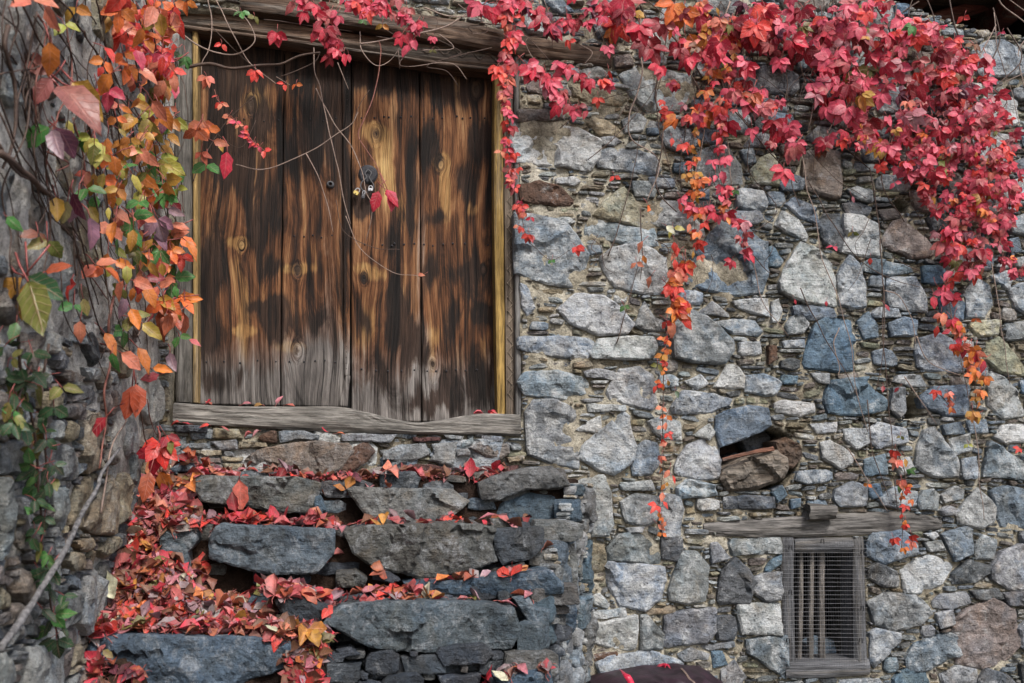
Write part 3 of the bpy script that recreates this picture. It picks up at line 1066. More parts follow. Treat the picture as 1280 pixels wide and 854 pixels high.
# ================================================================= TIMBER OF THE HOUSE
def timber(name, top, bot, y, depth, mat, col, parent=None, seg=0.03, rough=0.004, rnd=0.012, rows=8, seed=0.0):
    """a board or beam whose front is bounded by two pixel edges (top, bot or left, right), lying at depth y"""
    T = catmull([P(u, v, y) for u, v in top], 10)
    B = catmull([P(u, v, y) for u, v in bot], 10)
    def samp(L, s):
        k = s * (len(L) - 1); i = min(int(k), len(L) - 2)
        return L[i].lerp(L[i + 1], k - i)
    n = max(2, int((T[-1] - T[0]).length / seg))
    prof = []
    for r in range(rows + 1):
        t = r / rows
        e = min(t, 1 - t)
        prof.append((t, -max(0.0, 1 - e * rows / 1.3) * rnd))
    vs, fs = [], []
    m = len(prof) + 2
    along = (T[-1] - T[0]).normalized()
    for i in range(n + 1):
        s = i / n
        a, b = samp(T, s), samp(B, s)
        endr = min(s, 1 - s) * n
        for (t, d) in prof:
            p = a.lerp(b, t)
            k = p.dot(along)
            cr = (p - along * k)
            nz = noise.fractal(Vector((k * 3 + seed, cr.x * 40 + cr.z * 40 + seed, seed)), 0.7, 2.0, 3)
            p = p + Vector((0, -d - nz * rough + (0.004 if endr < 0.5 else 0), 0))
            vs.append(p)
        vs.append(b + Vector((0, depth, 0)))
        vs.append(a + Vector((0, depth, 0)))
    for i in range(n):
        for k in range(m):
            q, r = i * m + k, i * m + (k + 1) % m
            fs.append((q, r, r + m, q + m))
    fs.append(tuple(range(m))[::-1])
    fs.append(tuple(range(n * m, (n + 1) * m)))
    o = obj(name, vs, fs, M[mat], None, col)
    return hp(o) if parent is None else o
def sub(o, parent):                       # parts of the house sit at world origin, so sub-parts need no correction
    o.parent = parent
    return o
def house_part(name):
    o = bpy.data.objects.new(name, None)
    o.empty_display_size = 0.1
    COL.objects.link(o)
    return hp(o)

# --- door planks
KNOTS = [(470, 168, 11, 1.0), (551, 206, 9, 1.0), (314, 131, 10, 1.0), (596, 112, 9, 1.0), (372, 339, 9, 1.2), (541, 455, 6, 1.0), (302, 307, 8, 1.2),
         (372, 439, 10, 1.2), (604, 337, 5, 1.0), (455, 347, 7, 1.0)]
PALE = [(468, 165, 14, 12, 1.0), (476, 190, 10, 18, .9), (486, 226, 7, 34, .75), (500, 265, 7, 30, .45), (551, 203, 10, 9, 1.1), (556, 236, 6, 34, 1.1),
        (590, 262, 6, 10, .8), (318, 128, 14, 14, .6), (322, 108, 8, 22, .4), (300, 303, 20, 7, .75), (306, 378, 9, 38, .55),
        (296, 335, 8, 26, .4), (372, 336, 20, 6, .9), (366, 434, 20, 7, .8), (304, 414, 17, 6, .75), (594, 112, 7, 18, .6), (306, 440, 8, 30, .4),
        (470, 345, 16, 8, .5), (456, 335, 18, 8, .5), (540, 455, 5, 24, .5), (545, 420, 12, 18, .4), (390, 310, 14, 50, .25),
        (604, 440, 7, 30, .4), (450, 420, 14, 30, .3), (575, 450, 10, 30, .3), (330, 345, 10, 40, .25), (500, 330, 12, 30, .2), (575, 300, 10, 60, .2),
        (465, 400, 10, 30, .3), (412, 150, 6, 50, .25), (345, 170, 8, 40, .15)]
CHAR_SHADE = [(640, 80, 1, 1, 0), (310, 70, 100, 34, .95), (450, 80, 60, 30, .9), (560, 74, 80, 26, .95), (330, 150, 14, 30, .6), (395, 160, 26, 40, .5), (288, 110, 16, 30, .7), (258, 400, 8, 60, .6), (322, 300, 9, 30, .6), (420, 130, 12, 60, .5), (515, 250, 8, 60, .5), (488, 300, 10, 24, .5), (535, 340, 10, 30, .45), (590, 350, 10, 30, .5), (455, 400, 8, 30, .5), (560, 480, 10, 24, .6), (300, 470, 8, 20, .5), (340, 380, 26, 12, .6), (570, 120, 40, 20, .45), (602, 175, 15, 22, .75), (585, 225, 14, 26, .6), (536, 182, 10, 28, .6), (500, 392, 18, 36, .8),  # wide patches along the top are lintel shade painted in; the rest burnt wood
        (606, 392, 12, 12, .9), (268, 330, 14, 70, .6), (345, 402, 20, 22, .8), (338, 262, 14, 30, .45), (300, 200, 30, 40, .5), (380, 200, 40, 30, .3),
        (276, 150, 20, 60, .5), (520, 440, 16, 30, .6), (565, 400, 12, 26, .5), (395, 400, 18, 14, .4), (312, 255, 10, 40, .4), (268, 480, 22, 16, .4),
        (432, 260, 10, 200, .5), (540, 500, 40, 18, .55), (490, 150, 10, 30, .4), (600, 480, 18, 26, .5), (475, 470, 12, 30, .45), (575, 340, 26, 10, .3),
        (455, 250, 14, 24, .8), (545, 275, 30, 10, .35), (345, 335, 20, 12, .4), (615, 300, 7, 200, .35)]
def door_fields(u, v):
    gu = (u - 430) * 0.0037
    ring = 0.0
    uw = u
    for (kx, ky, R, st) in KNOTS:
        du, dv = u - kx, (v - ky) * 0.62
        r2 = du * du + dv * dv
        uw -= st * du * R * R / (r2 + R * R * 0.55) * 0.62
        if r2 < R * R * 1.2:
            ring = max(ring, 1 - math.sqrt(r2) / (R * 1.1))
    # broad waviness of the grain
    uw += 8 * noise.noise(Vector((u * 0.012, v * 0.007, 3.3))) + 2.5 * noise.noise(Vector((u * 0.03, v * 0.02, 9.3)))
    pale = sum(w * math.exp(-((u - x) / a) ** 2 - ((v - y) / b) ** 2) for x, y, a, b, w in PALE)
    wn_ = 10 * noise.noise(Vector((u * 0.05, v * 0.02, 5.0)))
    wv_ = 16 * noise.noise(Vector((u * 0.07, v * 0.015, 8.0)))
    char_shade = 0.015 + sum(w * math.exp(-((u + wn_ - x) / a) ** 2 - ((v + wv_ - y) / b) ** 2) for x, y, a, b, w in CHAR_SHADE)
    grey = min(1.0, max(0.0, (v - 385) / 110)) * (1.0 if u < 440 else 0.8)
    grey = max(grey, 0.5 * math.exp(-((u - 412) / 16) ** 2) * (0.7 if v > 200 else 0))
    grey += 0.45 * math.exp(-((u - 527) / 9) ** 2 - ((v - 300) / 180) ** 2) + 0.4 * math.exp(-((u - 400) / 30) ** 2 - ((v - 440) / 60) ** 2)
    return (uw * 0.0037, v * 0.0037, ring), (char_shade + ring * 0.35, pale + ring * 0.1, grey)
YD = 0.155
def plank(parent, tl, tr, br, bl, y=YD, thick=0.035, name='plank', warp=0.004, du=1.7, dv=2.3):
    nu, nv = max(2, int((tr[0] - tl[0]) / du)), max(2, int((bl[1] - tl[1]) / dv))
    vs, fs, gc, tn = [], [], [], []
    sd = tl[0] * 0.37
    for j in range(nv + 1):
        for i in range(nu + 1):
            s, t = i / nu, j / nv
            u = (tl[0] * (1 - s) + tr[0] * s) * (1 - t) + (bl[0] * (1 - s) + br[0] * s) * t
            v = (tl[1] * (1 - s) + tr[1] * s) * (1 - t) + (bl[1] * (1 - s) + br[1] * s) * t
            if i in (0, nu):
                u += 0.9 * noise.noise(Vector((sd + i, v * 0.03, 0)))
            if j == nv:
                v += 1.2 * noise.noise(Vector((u * 0.15, sd, 0)))
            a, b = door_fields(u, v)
            e = min(s, 1 - s) * nu
            g = noise.noise(Vector((a[0] * 40, v * 0.006, sd)))
            p = P(u, v, y + (0.008 if e < 0.5 else 0) - 0.0028 * g - warp * (2 * s - 1) ** 2)
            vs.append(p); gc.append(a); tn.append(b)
    for j in range(nv):
        for i in range(nu):
            a = j * (nu + 1) + i
            fs.append((a, a + nu + 1, a + nu + 2, a + 1))
    k = len(vs)                                    # back and edges
    rim = [i for i in range(nu + 1)] + [(j + 1) * (nu + 1) + nu for j in range(nv)] + [nv * (nu + 1) + i for i in range(nu - 1, -1, -1)] + [j * (nu + 1) for j in range(nv - 1, 0, -1)]
    for q in rim:
        vs.append(vs[q] + Vector((0, thick, 0))); gc.append(gc[q]); tn.append((1.2, 0, 0))
    m = len(rim)
    for q in range(m):
        fs.append((rim[q], rim[(q + 1) % m], k + (q + 1) % m, k + q))
    fs.append(tuple(range(k, k + m))[::-1])
    return sub(obj(name, vs, fs, M['door'], None, None, True, {'gc': gc, 'tone': tn}), parent)
def leaf_back(name, tl, br, label):
    a, b = P(*tl, YD + 0.04), P(*br, YD + 0.04)
    mb = MB(); mb.box((a.x, YD + 0.040, b.z), (b.x, YD + 0.060, a.z))
    return tag(hp(mb.build(name, M['void'])), label)
dl = leaf_back('door_leaf', (249, 34), (430, 500), 'left door leaf of two broad planks, greyed at the foot')
dr = leaf_back('door_leaf', (441, 40), (618, 520), 'right door leaf of two burnt brown planks with pale knots')
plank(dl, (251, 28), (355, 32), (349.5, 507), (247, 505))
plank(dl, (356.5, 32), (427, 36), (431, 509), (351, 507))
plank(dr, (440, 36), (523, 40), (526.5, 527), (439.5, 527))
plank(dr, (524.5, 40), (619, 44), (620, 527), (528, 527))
plank(dl, (427, 36), (439, 36), (437, 470), (430, 470), y=YD - 0.022, name='cover_strip', warp=-0.006)
plank(dl, (431, 468), (438, 470), (434.5, 508), (424, 508), y=YD - 0.020, name='strip_stub', warp=-0.004)
# carved beads on the cover strip
mb = MB()
for k in range(58):
    p = P(434 - k * 0.02, 62 + k * 7, YD - 0.020)
    s = 0.004
    mb.add([p + Vector((-s, 0.004, -s)), p + Vector((s, 0.004, -s)), p + Vector((s, 0.004, s)), p + Vector((-s, 0.004, s)), p + Vector((0, -0.006, 0))],
           [(0, 1, 4), (1, 2, 4), (2, 3, 4), (3, 0, 4)], (0.05, 0.035, 0.028))
sub(mb.build('carved_beads', M['wood_z']), dl)
# rows of forged nails
def nail(parent, u, v, r=0.0065):
    c = P(u, v, YD - 0.001)
    vs = [c + Vector((0, -0.006, 0))]
    for k in range(7):
        a = 2 * math.pi * k / 7
        vs.append(c + Vector((math.cos(a) * r * 0.7, -0.004, math.sin(a) * r * 0.7)))
    for k in range(7):
        a = 2 * math.pi * k / 7
        vs.append(c + Vector((math.cos(a) * r, 0.006, math.sin(a) * r * 1.3)))
    fs = [(0, 1 + k, 1 + (k + 1) % 7) for k in range(7)] + [(1 + k, 8 + k, 8 + (k + 1) % 7, 1 + (k + 1) % 7) for k in range(7)]
    sub(obj('nail', vs, fs, M['iron']), parent)
for v0, us in ((147, (452, 468, 480, 486, 501, 514, 530, 541, 553, 571, 578, 588, 606)), (306, (456, 478, 490, 493, 505, 518, 530, 541, 554, 566, 581, 610)),
               (463, (452, 470, 485, 502, 518, 534, 545, 558, 570, 582, 596))):
    for u in us:
        nail(dr, u, v0 + rng.uniform(-1.5, 1.5))
for v0, us in ((150, (262, 284, 305, 330, 348, 366, 388, 404, 420)), (296, (368, 380, 391, 402, 415)), (452, (258, 280, 300, 322, 345, 362, 380, 394, 406, 419))):
    for u in us:
        nail(dl, u, v0 + rng.uniform(-2, 2), 0.0055)
# ring bolt on the left leaf, round lock plate and hasp on the right
def disc(mb, c, r, h, n=20, rin=0.0):
    k = len(mb.v)
    rr = [(rin, -h), (r * 0.8, -h), (r, -h * 0.3), (r, 0.004)]
    for q, yy in rr:
        for i in range(n):
            a = 2 * math.pi * i / n
            mb.v.append((c.x + math.cos(a) * q, c.y + yy, c.z + math.sin(a) * q))
    for j in range(3):
        for i in range(n):
            mb.f.append((k + j * n + i, k + (j + 1) * n + i, k + (j + 1) * n + (i + 1) % n, k + j * n + (i + 1) % n))
    if rin == 0.0:
        mb.f.append(tuple(range(k, k + n)))
mb = MB(); c = P(413, 231, YD - 0.004); disc(mb, c, 0.019, 0.008, 16, 0.007)
g = [c + Vector((math.cos(a) * 0.011, -0.012, math.sin(a) * 0.011)) for a in [2 * math.pi * k / 14 for k in range(15)]]
mb.add(*tube_geo(g, 0.003, 0.003, 5)); sub(mb.build('ring_bolt', M['wire']), dl)
mb = MB(); c = P(460, 218, YD - 0.004); disc(mb, c, 0.047, 0.006, 28)
sub(mb.build('lock_plate', M['iron']), dr)
hs = [(460, 212), (456.5, 217), (458, 222), (452, 228), (451, 234), (455, 239), (460, 240.5), (466, 237), (467, 231), (462, 223), (464, 216), (460, 212)]
mb = MB(); mb.add(*tube_geo(catmull([P(u, v, YD - 0.02) for u, v in hs], 5), 0.0032, 0.0032, 6))
sub(mb.build('hasp', M['wire']), dr)
def padlock(u, v, w, h, rot, y, mat, label, shw=0.7):
    e = empty('padlock', P(u, v, y))
    tag(e, label, 'padlock', 'padlocks on the door')
    w, h = w * 0.0029, h * 0.0029
    mb = MB()
    n = 14; d = 0.009
    out = []
    for i in range(n):
        a = 2 * math.pi * (i + 0.5) / n
        c_, s_ = math.cos(a), math.sin(a)
        out.append((w / 2 * math.copysign(abs(c_) ** 0.35, c_), h / 2 * math.copysign(abs(s_) ** 0.35, s_)))
    vs = []
    for sc, yy in ((0.88, -d), (1, -d * 0.7), (1, d * 0.7), (0.88, d)):
        vs += [(a * sc, yy, b * sc) for a, b in out]
    fs = [(j * n + i, j * n + (i + 1) % n, (j + 1) * n + (i + 1) % n, (j + 1) * n + i) for j in range(3) for i in range(n)]
    fs += [tuple(range(n))[::-1], tuple(range(3 * n, 4 * n))]
    mb.add(vs, fs)
    link(bpy.data.objects.new('body', mesh_data('body', mb.v, mb.f, M[mat])), e)
    r = w * shw / 2
    arc = [Vector((-r, 0, h / 2 - 0.004)), Vector((-r, 0, h * 0.8))] + [Vector((-math.cos(a) * r, 0, h * 0.85 + math.sin(a) * r)) for a in (0.5, 1.0, 1.57, 2.1, 2.6)] + [Vector((r, 0, h * 0.8)), Vector((r, 0, h / 2 - 0.004))]
    mb = MB(); mb.add(*tube_geo(arc, 0.0028, 0.0028, 6))
    link(bpy.data.objects.new('shackle', mesh_data('shackle', mb.v, mb.f, M['steel'])), e)
    mb = MB(); mb.box((-0.003, -d - 0.0012, -h * 0.3), (0.003, -d + 0.001, -h * 0.12))
    link(bpy.data.objects.new('keyhole', mesh_data('keyhole', mb.v, mb.f, M['iron'])), e)
    e.rotation_euler = (0, math.radians(rot), 0)
padlock(445, 241.5, 9.5, 7, 28, YD - 0.035, 'brass', 'small brass padlock tilted outwards on the door hasp')
padlock(454, 245.5, 5.5, 9, 8, YD - 0.038, 'wire', 'narrow grey steel padlock hanging from the brass padlock')
padlock(463, 237.5, 8.5, 5, 4, YD - 0.045, 'steel', 'bright silver padlock sitting across the door hasp')

# --- door frame, lintels, sill
GREY, BROWN, YEL, DARK = (0.115, 0.108, 0.098), (0.105, 0.062, 0.038), (0.30, 0.195, 0.062), (0.045, 0.030, 0.022)
frame = house_part('door_frame')
def fr(o): return sub(o, frame)
fr(timber('jamb', [(219, 14), (217, 200), (219, 502)], [(240, 16), (240, 200), (241, 503)], 0.075, 0.16, 'wood_z', GREY, 1, seed=3))
fr(timber('edge_strip', [(240.5, 20), (241, 250), (241, 503)], [(247, 20), (247, 250), (247, 503)], 0.062, 0.13, 'wood_z', (0.30, 0.20, 0.08), 1, seed=8, rows=4, rnd=0.006))
fr(timber('edge_strip', [(619, 60), (618, 250), (622, 522)], [(629, 60), (630, 250), (632, 521)], 0.055, 0.14, 'wood_z', YEL, 1, seed=12, rows=6, rnd=0.008))
cj = fr(timber('jamb', [(630, 60), (631, 250), (633, 521)], [(643, 60), (643, 250), (644, 521)], 0.045, 0.17, 'wood_z', (0.135, 0.105, 0.078), 1, seed=15, rows=6, rnd=0.004))
fr(timber('post', [(643.5, 56), (644, 250), (645, 519)], [(650, 58), (650, 250), (652, 519)], 0.010, 0.20, 'wood_z', (0.16, 0.155, 0.15), 1, seed=19, rows=5, rnd=0.008))
zz = [P(633 + (7 if k % 2 else 0) + 0.6 + k * 0.02, 96 + k * 8.6, 0.043) for k in range(48)]
mb = MB(); mb.add(*tube_geo(zz, 0.0026, 0.0026, 4)); mb.c = [(0.26, 0.21, 0.16, 0)] * len(mb.v)
fr(mb.build('carved_zigzag', M['wood_z']))
fr(timber('lintel', [(212, 6), (350, 26), (420, 38), (560, 52), (638, 62)], [(212, 28), (350, 46), (460, 62), (560, 77), (638, 85)], 0.045, 0.22, 'wood_x', (0.125, 0.078, 0.050), 1, seed=23, rough=0.005))
wv = [P(528 + k * 1.4, 60.5 + (k * 1.4) * 0.125 + 4.2 * math.sin(k * 1.4 / 22 * 2 * math.pi), 0.040) for k in range(76)]
mb = MB(); mb.add(*tube_geo(wv, 0.0048, 0.0048, 5)); mb.c = [(0.20, 0.14, 0.10, 0)] * len(mb.v)
fr(mb.build('carved_wave', M['wood_x']))
fr(timber('lintel_batten', [(212, 28.5), (350, 46.5), (460, 63), (560, 78), (638, 86)], [(212, 32), (350, 50), (460, 66), (560, 81.5), (638, 89)], 0.035, 0.2, 'wood_x', (0.11, 0.068, 0.045), 1, seed=29, rows=3, rnd=0.004))
hp(timber('head_beam', [(300, -14), (400, 0), (560, 21), (650, 41), (766, 61)], [(300, 10), (420, 27), (560, 51), (650, 67), (765, 83)], -0.02, 0.34, 'wood_x', (0.10, 0.066, 0.046), None, seed=33, rough=0.008, rnd=0.016))
hp(timber('ceiling_board', [(212, -4), (300, 0), (420, 26)], [(212, 5), (340, 24), (420, 37)], 0.06, 0.2, 'wood_x', DARK, None, seed=35))
sill = hp(timber('door_sill', [(217, 503), (280, 507), (360, 508), (420, 508), (455, 514), (490, 523), (525, 528), (560, 523), (600, 517), (651, 518)],
                 [(215, 528), (280, 532), (360, 537), (420, 540), (460, 541), (500, 542), (530, 543), (565, 543), (600, 543), (652, 545)], -0.035, 0.26, 'wood_x', (0.165, 0.155, 0.140), None, seg=0.02, seed=41, rough=0.010, rnd=0.016, rows=10))

# --- window
win = house_part('window')
def wi(o): return sub(o, win)
WG = (0.098, 0.100, 0.106)
wi(timber('frame_board', [(994, 672), (1070, 672)], [(995, 691), (1068, 690)], -0.004, 0.12, 'wood_x', WG, 1, seed=51, rows=6))
wi(timber('frame_board', [(977, 672), (979, 760), (984, 832)], [(994, 672), (994, 760), (996, 832)], -0.010, 0.14, 'wood_z', WG, 1, seed=54, rows=6))
wi(timber('frame_board', [(1068, 671), (1068, 760), (1069, 832)], [(1081, 671), (1083, 760), (1086, 832)], -0.010, 0.14, 'wood_z', WG, 1, seed=57, rows=6))
wi(timber('frame_board', [(982, 828), (1030, 827), (1088, 824)], [(984, 848), (1030, 848), (1089, 844)], -0.018, 0.16, 'wood_x', WG, 1, seed=61, rows=6))
for k, (ut, ub, w) in enumerate(((1000, 998, 5), (1013, 1012, 5.5), (1025.5, 1026, 6.5), (1061, 1061, 6))):
    wi(timber('bar', [(ut, 688), (ut - 0.4, 760), (ub, 830)], [(ut + w, 688), (ut + w - 0.4, 760), (ub + w, 830)], 0.055 if k < 3 else 0.08, 0.03, 'wood_z', (0.15, 0.135, 0.122) if k < 3 else WG, 1, seed=70 + k, rows=4, rnd=0.006))
mb = MB()
r = 0.0008
u0, u1, v0, v1 = 978, 1084, 675, 842
for k in range(int((u1 - u0) / 3.1)):
    u = u0 + k * 3.1
    pts = [P(u + 1.0 * noise.noise(Vector((k * 0.3, v * 0.02, 0))) + (v - v0) * 0.02, v, -0.026) for v in (v0, v0 + 50, v0 + 110, v1 - 4)]
    mb.add(*tube_geo(pts, r * 0.8, r * 0.8, 3))
for k in range(int((v1 - v0) / 5.3)):
    v = v0 + k * 5.3
    pts = [P(u, v + 1.0 * noise.noise(Vector((u * 0.02, k * 0.3, 4))), -0.0275) for u in (u0, u0 + 30, u0 + 60, u1)]
    mb.add(*tube_geo(pts, r, r, 3))
wi(mb.build('wire_mesh', M['wire']))
for (u, v) in ((988, 684), (1028, 676), (1078, 690), (988, 740), (1078, 760), (985, 800), (1076, 800)):
    pts = [P(u - 2, v + 3, -0.028), P(u - 1.5, v - 2, -0.034), P(u + 1.5, v - 2, -0.034), P(u + 2, v + 4, -0.028)]
    mb = MB(); mb.add(*tube_geo(pts, 0.0022, 0.0022, 4)); wi(mb.build('staple', M['iron']))
hp(timber('window_lintel', [(880, 654), (960, 648), (1050, 642), (1130, 640), (1178, 648)], [(880, 669), (960, 672), (1050, 670), (1130, 666), (1178, 663)], -0.010, 0.30, 'wood_x', (0.120, 0.113, 0.106), None, seed=81, rough=0.010, rnd=0.014))
# debris on the inner ledge of the window
q = w2([(1030, 812), (1048, 803), (1066, 808), (1070, 826), (1032, 826)])
vs, fs = stone_geo(q, 0.0, 0.08, random.Random(3), step=0.012, to3d=lambda a, b, h: (a, 0.18 - h, b))
tag(obj('stone_fragment', vs, fs, M['slate'], None, (*PALETTE['B'][0], 0)), 'broken slate fragment lying inside the barred window', 'stone')
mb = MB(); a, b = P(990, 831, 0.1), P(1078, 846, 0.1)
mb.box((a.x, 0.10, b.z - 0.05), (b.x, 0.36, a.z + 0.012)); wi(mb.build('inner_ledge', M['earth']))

# --- timber ends in the niche and over the window lintel
def log_end(name, pts, y0, y1, r0, r1, col, seed, mat='wood_x', squash=0.75, n=14, taper=None):
    a, b = P(*pts[0], y0), P(*pts[1], y1)
    ax = (b - a); L = ax.length; ax.normalize()
    e1 = Vector((0, 0, 1)).cross(ax).normalized(); e2 = ax.cross(e1)
    vs, fs, m = [], [], 14
    for i in range(n + 1):
        t = i / n
        for k in range(m):
            an = 2 * math.pi * k / m
            rr = (r0 + (r1 - r0) * t) * (1 + 0.22 * noise.noise(Vector((math.cos(an) * 1.3 + seed, math.sin(an) * 1.3, t * 1.2))) + 0.07 * noise.noise(Vector((an * 6, seed, t * 4))))
            end = (0.03 * noise.noise(Vector((an * 2, seed, 7))) if i in (0, n) else 0)
            vs.append(a + ax * (L * t + end) + e1 * math.cos(an) * rr + e2 * math.sin(an) * rr * squash)
    for i in range(n):
        for k in range(m):
            q, r = i * m + k, i * m + (k + 1) % m
            fs.append((q, r, r + m, q + m))
    k = len(vs)
    vs += [a + ax * 0.012, b - ax * 0.012]
    fs += [(k, (i + 1) % m, i) for i in range(m)] + [(k + 1, n * m + i, n * m + (i + 1) % m) for i in range(m)]
    return hp(obj(name, vs, fs, M[mat], None, col))
q = w2(reg(860, 480, 4.745)([(182, 570), (198, 505), (330, 440), (508, 392), (582, 440), (588, 505), (545, 575), (400, 632), (225, 642)]))
vs, fs = block_geo(q, 0.055, 0.24, random.Random(31), step=0.012, rough=0.022, facet=0.5, bevel=0.035, bw=0.03, relief=1.6, to3d=to_wall)
tag(wp(obj('beam_end', vs, fs, M['wood_x'], None, (0.155, 0.125, 0.098, 0))), 'rotten tilted brown beam end in the wall niche')
tag(log_end('log_stub', [(1008, 640), (1042, 640)], -0.035, -0.045, 0.052, 0.046, (0.115, 0.108, 0.10), 9.1), 'short grey rotten log stub on the window lintel')
# niche back wall and clod of clay
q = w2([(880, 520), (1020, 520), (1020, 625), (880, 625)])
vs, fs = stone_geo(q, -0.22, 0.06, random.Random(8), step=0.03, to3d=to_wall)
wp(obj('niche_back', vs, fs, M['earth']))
q = w2([(968, 552), (985, 546), (1000, 556), (1005, 572), (992, 588), (975, 580)])
vs, fs = stone_geo(q, 0.0, 0.14, random.Random(9), step=0.014, rough=0.03, bevel=0.04, to3d=to_wall)
wp(obj('stone', vs, fs, M['rock'], None, (0.13, 0.085, 0.06, 0)))
for poly, hh, key in (([(918, 570), (930, 564), (946, 566), (955, 574), (930, 580)], -0.13, '5'), ([(940, 545), (968, 532), (982, 545), (970, 570), (948, 566)], -0.16, 'D')):
    vs, fs = stone_geo(w2(poly), hh, 0.10, random.Random(int(poly[0][0])), step=0.015, to3d=to_wall)
    wp(obj('stone', vs, fs, M['rock'], None, stone_col(key, rng)))
a, b = P(903, 575, -0.05), P(967, 561, -0.062)
mb = MB(); mb.add(*tube_geo(catmull([a, a.lerp(b, 0.5) + Vector((0, 0, 0.004)), b], 5), 0.009, 0.012, 6, 0.3)); mb.c = [(0.16, 0.075, 0.05, 0)] * len(mb.v)
tag(mb.build('stick', M['wood_x']), 'reddish brown stick lying on the rotten beam end in the niche', 'stick')

# --- open attic and roof at the top
roof = hp(obj('roof', *(lambda m: (m.v, m.f))((lambda m: (m.box((XL - 0.4, -0.10, ZT + 0.02), (XR + 0.1, 3.1, ZT + 0.12)), m)[1])(MB())), M['wood_x'], None, (0.05, 0.032, 0.026)))
for k, x in enumerate((P(1180, 20).x, P(1180, 20).x + 0.62)):
    mb = MB(); mb.box((x, -0.06, ZT - 0.10), (x + 0.09, 2.9, ZT + 0.018), (0.11, 0.035, 0.03))
    sub(mb.build('rafter', M['wood_x']), roof)
mb = MB(); a = P(1262, 6, 0.45); mb.add(*tube_geo([P(1150, 30, 0.5), P(1290, -14, 0.5)], 0.045, 0.045, 6)); mb.c = [(0.14, 0.045, 0.038, 0)] * len(mb.v)
sub(mb.build('brace', M['wood_x']), roof)

# ================================================================= SIDE WALL (left, coming towards the camera)
SIDE = parse('''
G 160,30 200,0 250,10 290,100 260,135 170,130 150,80
T 300,300 340,200 365,150 400,110 410,150 405,300 390,330 320,325
T 412,290 417,110 450,100 460,160 455,260 420,290
T 250,300 270,160 330,100 330,160 310,260 280,310
G 0,350 0,120 20,120 25,240 25,400 0,420
G 35,150 80,130 100,150 90,165 50,170
G 55,190 100,180 105,250 60,255
N 60,330 100,260 180,270 190,340 120,390 70,380
G 200,160 245,150 250,260 215,330 200,270
T 265,350 320,335 330,380 290,390
T 230,420 260,390 310,400 305,450 250,455
T 350,380 380,330 410,340 405,370 370,410
N 60,480 90,440 130,460 135,540 100,590 60,540
T 0,540 20,515 50,540 45,590 0,600
N 0,480 30,465 55,480 40,505 0,505
D 80,650 130,640 140,690 90,690
T 0,760 30,750 45,800 20,850 0,850
G 110,600 150,580 165,600 140,630
N 360,60 390,20 420,50 400,80
''', reg(0, 554, 2.847)) + parse('''
G 180,480 210,440 240,500 225,520 190,515
D 300,430 330,380 345,450 325,510
N 200,540 240,520 295,540 285,560 220,560
G 40,670 100,670 105,720 50,720
G 25,640 90,640 90,660 30,660
N 200,650 270,640 300,680 290,700 230,690
G 300,510 340,510 345,560 310,560
W 490,560 540,540 580,600 580,700 520,720 480,640
L 180,90 230,80 260,160 250,260 200,280 180,200
N 360,600 420,590 440,650 400,690 360,660
''', reg(0, 280, 2.847)) + parse('''
L 0,150 60,160 90,300 70,560 20,570 0,500
G 120,620 200,640 240,720 180,780 110,720
L 480,230 540,260 560,420 520,480 470,360
''', reg(0, 0, 4.27))
side = tag(empty('side_wall', (XL - 0.2, -1.2, 0)), 'rough side wall of tan stones and worn pale plaster beside the steps', 'wall')
def sp_(o):
    o.parent = side
    o.matrix_parent_inverse = Matrix.Translation(-side.location)
    return o
to_side = lambda a, b, h: (XL + h, -a, b)
AMAX = 3.1
cs = 0.02
na, nb = int(AMAX / cs), int(ZT / cs)
vs, fs = [], []
for j in range(nb + 1):
    for i in range(na + 1):
        a, b = 0.02 + i * cs, j * cs
        h = -0.022 + 0.020 * noise.fractal(Vector((a * 5, b * 5, 7)), 0.8, 2.0, 4)
        ph = max(0.0, min(1.0, (b - (1.35 if a < 0.75 else 1.75) + 0.25 * noise.noise(Vector((a * 2, b * 2, 1)))) * 3))
        vs.append(to_side(a, b, h + 0.026 * ph))
for j in range(nb):
    for i in range(na):
        a = j * (na + 1) + i
        fs.append((a, a + na + 1, a + na + 2, a + 1))
k = len(vs)
vs += [to_side(0.02, 0, -0.5), to_side(AMAX, 0, -0.5), to_side(AMAX, ZT, -0.5), to_side(0.02, ZT, -0.5)]
c4 = [0, na, nb * (na + 1) + na, nb * (na + 1)]
fs += [(c4[1], c4[2], k + 2, k + 1), (c4[2], c4[3], k + 3, k + 2), (c4[3], c4[0], k, k + 3), (k, k + 1, k + 2, k + 3)]
sp_(obj('plaster_bed', vs, fs, M['plaster'], None, None, True))
fl = Filler(0.03, AMAX, 0.0, ZT)
rng = random.Random(21)
sst = []
for key, poly in SIDE:
    q = [(-p.y, p.z) for p in (PL(u, v) for u, v in poly)]
    if min(a for a, b in q) < 0.03 or max(a for a, b in q) > 3.0:
        q = [(min(max(a, 0.03), 3.0), b) for a, b in q]
    fl.mark(q, 1); sst.append((abs(area2(q)), q, key))
for (wlo, whi, hlo, hhi, tries) in ((0.22, 0.36, 0.16, 0.28, 700), (0.13, 0.22, 0.09, 0.16, 2500), (0.07, 0.13, 0.05, 0.09, 4000)):
    for _ in range(tries):
        a, b = rng.uniform(0.05, AMAX - 0.05), rng.uniform(0.03, ZT - 0.03)
        if b > 1.9 and rng.random() < 0.75 or a < 0.75 and b > 1.45 and rng.random() < 0.93:
            continue                                    # plaster still covers most of the upper wall
        q = blob_poly(rng, a, b, rng.uniform(wlo, whi), rng.uniform(hlo, hhi), 7)
        if fl.free(q, 0.01):
            fl.mark(q, 1); sst.append((abs(area2(q)), q, rng.choice('TTNNGGDLN')))
sst.sort(key=lambda s: -s[0])
rest = MB()
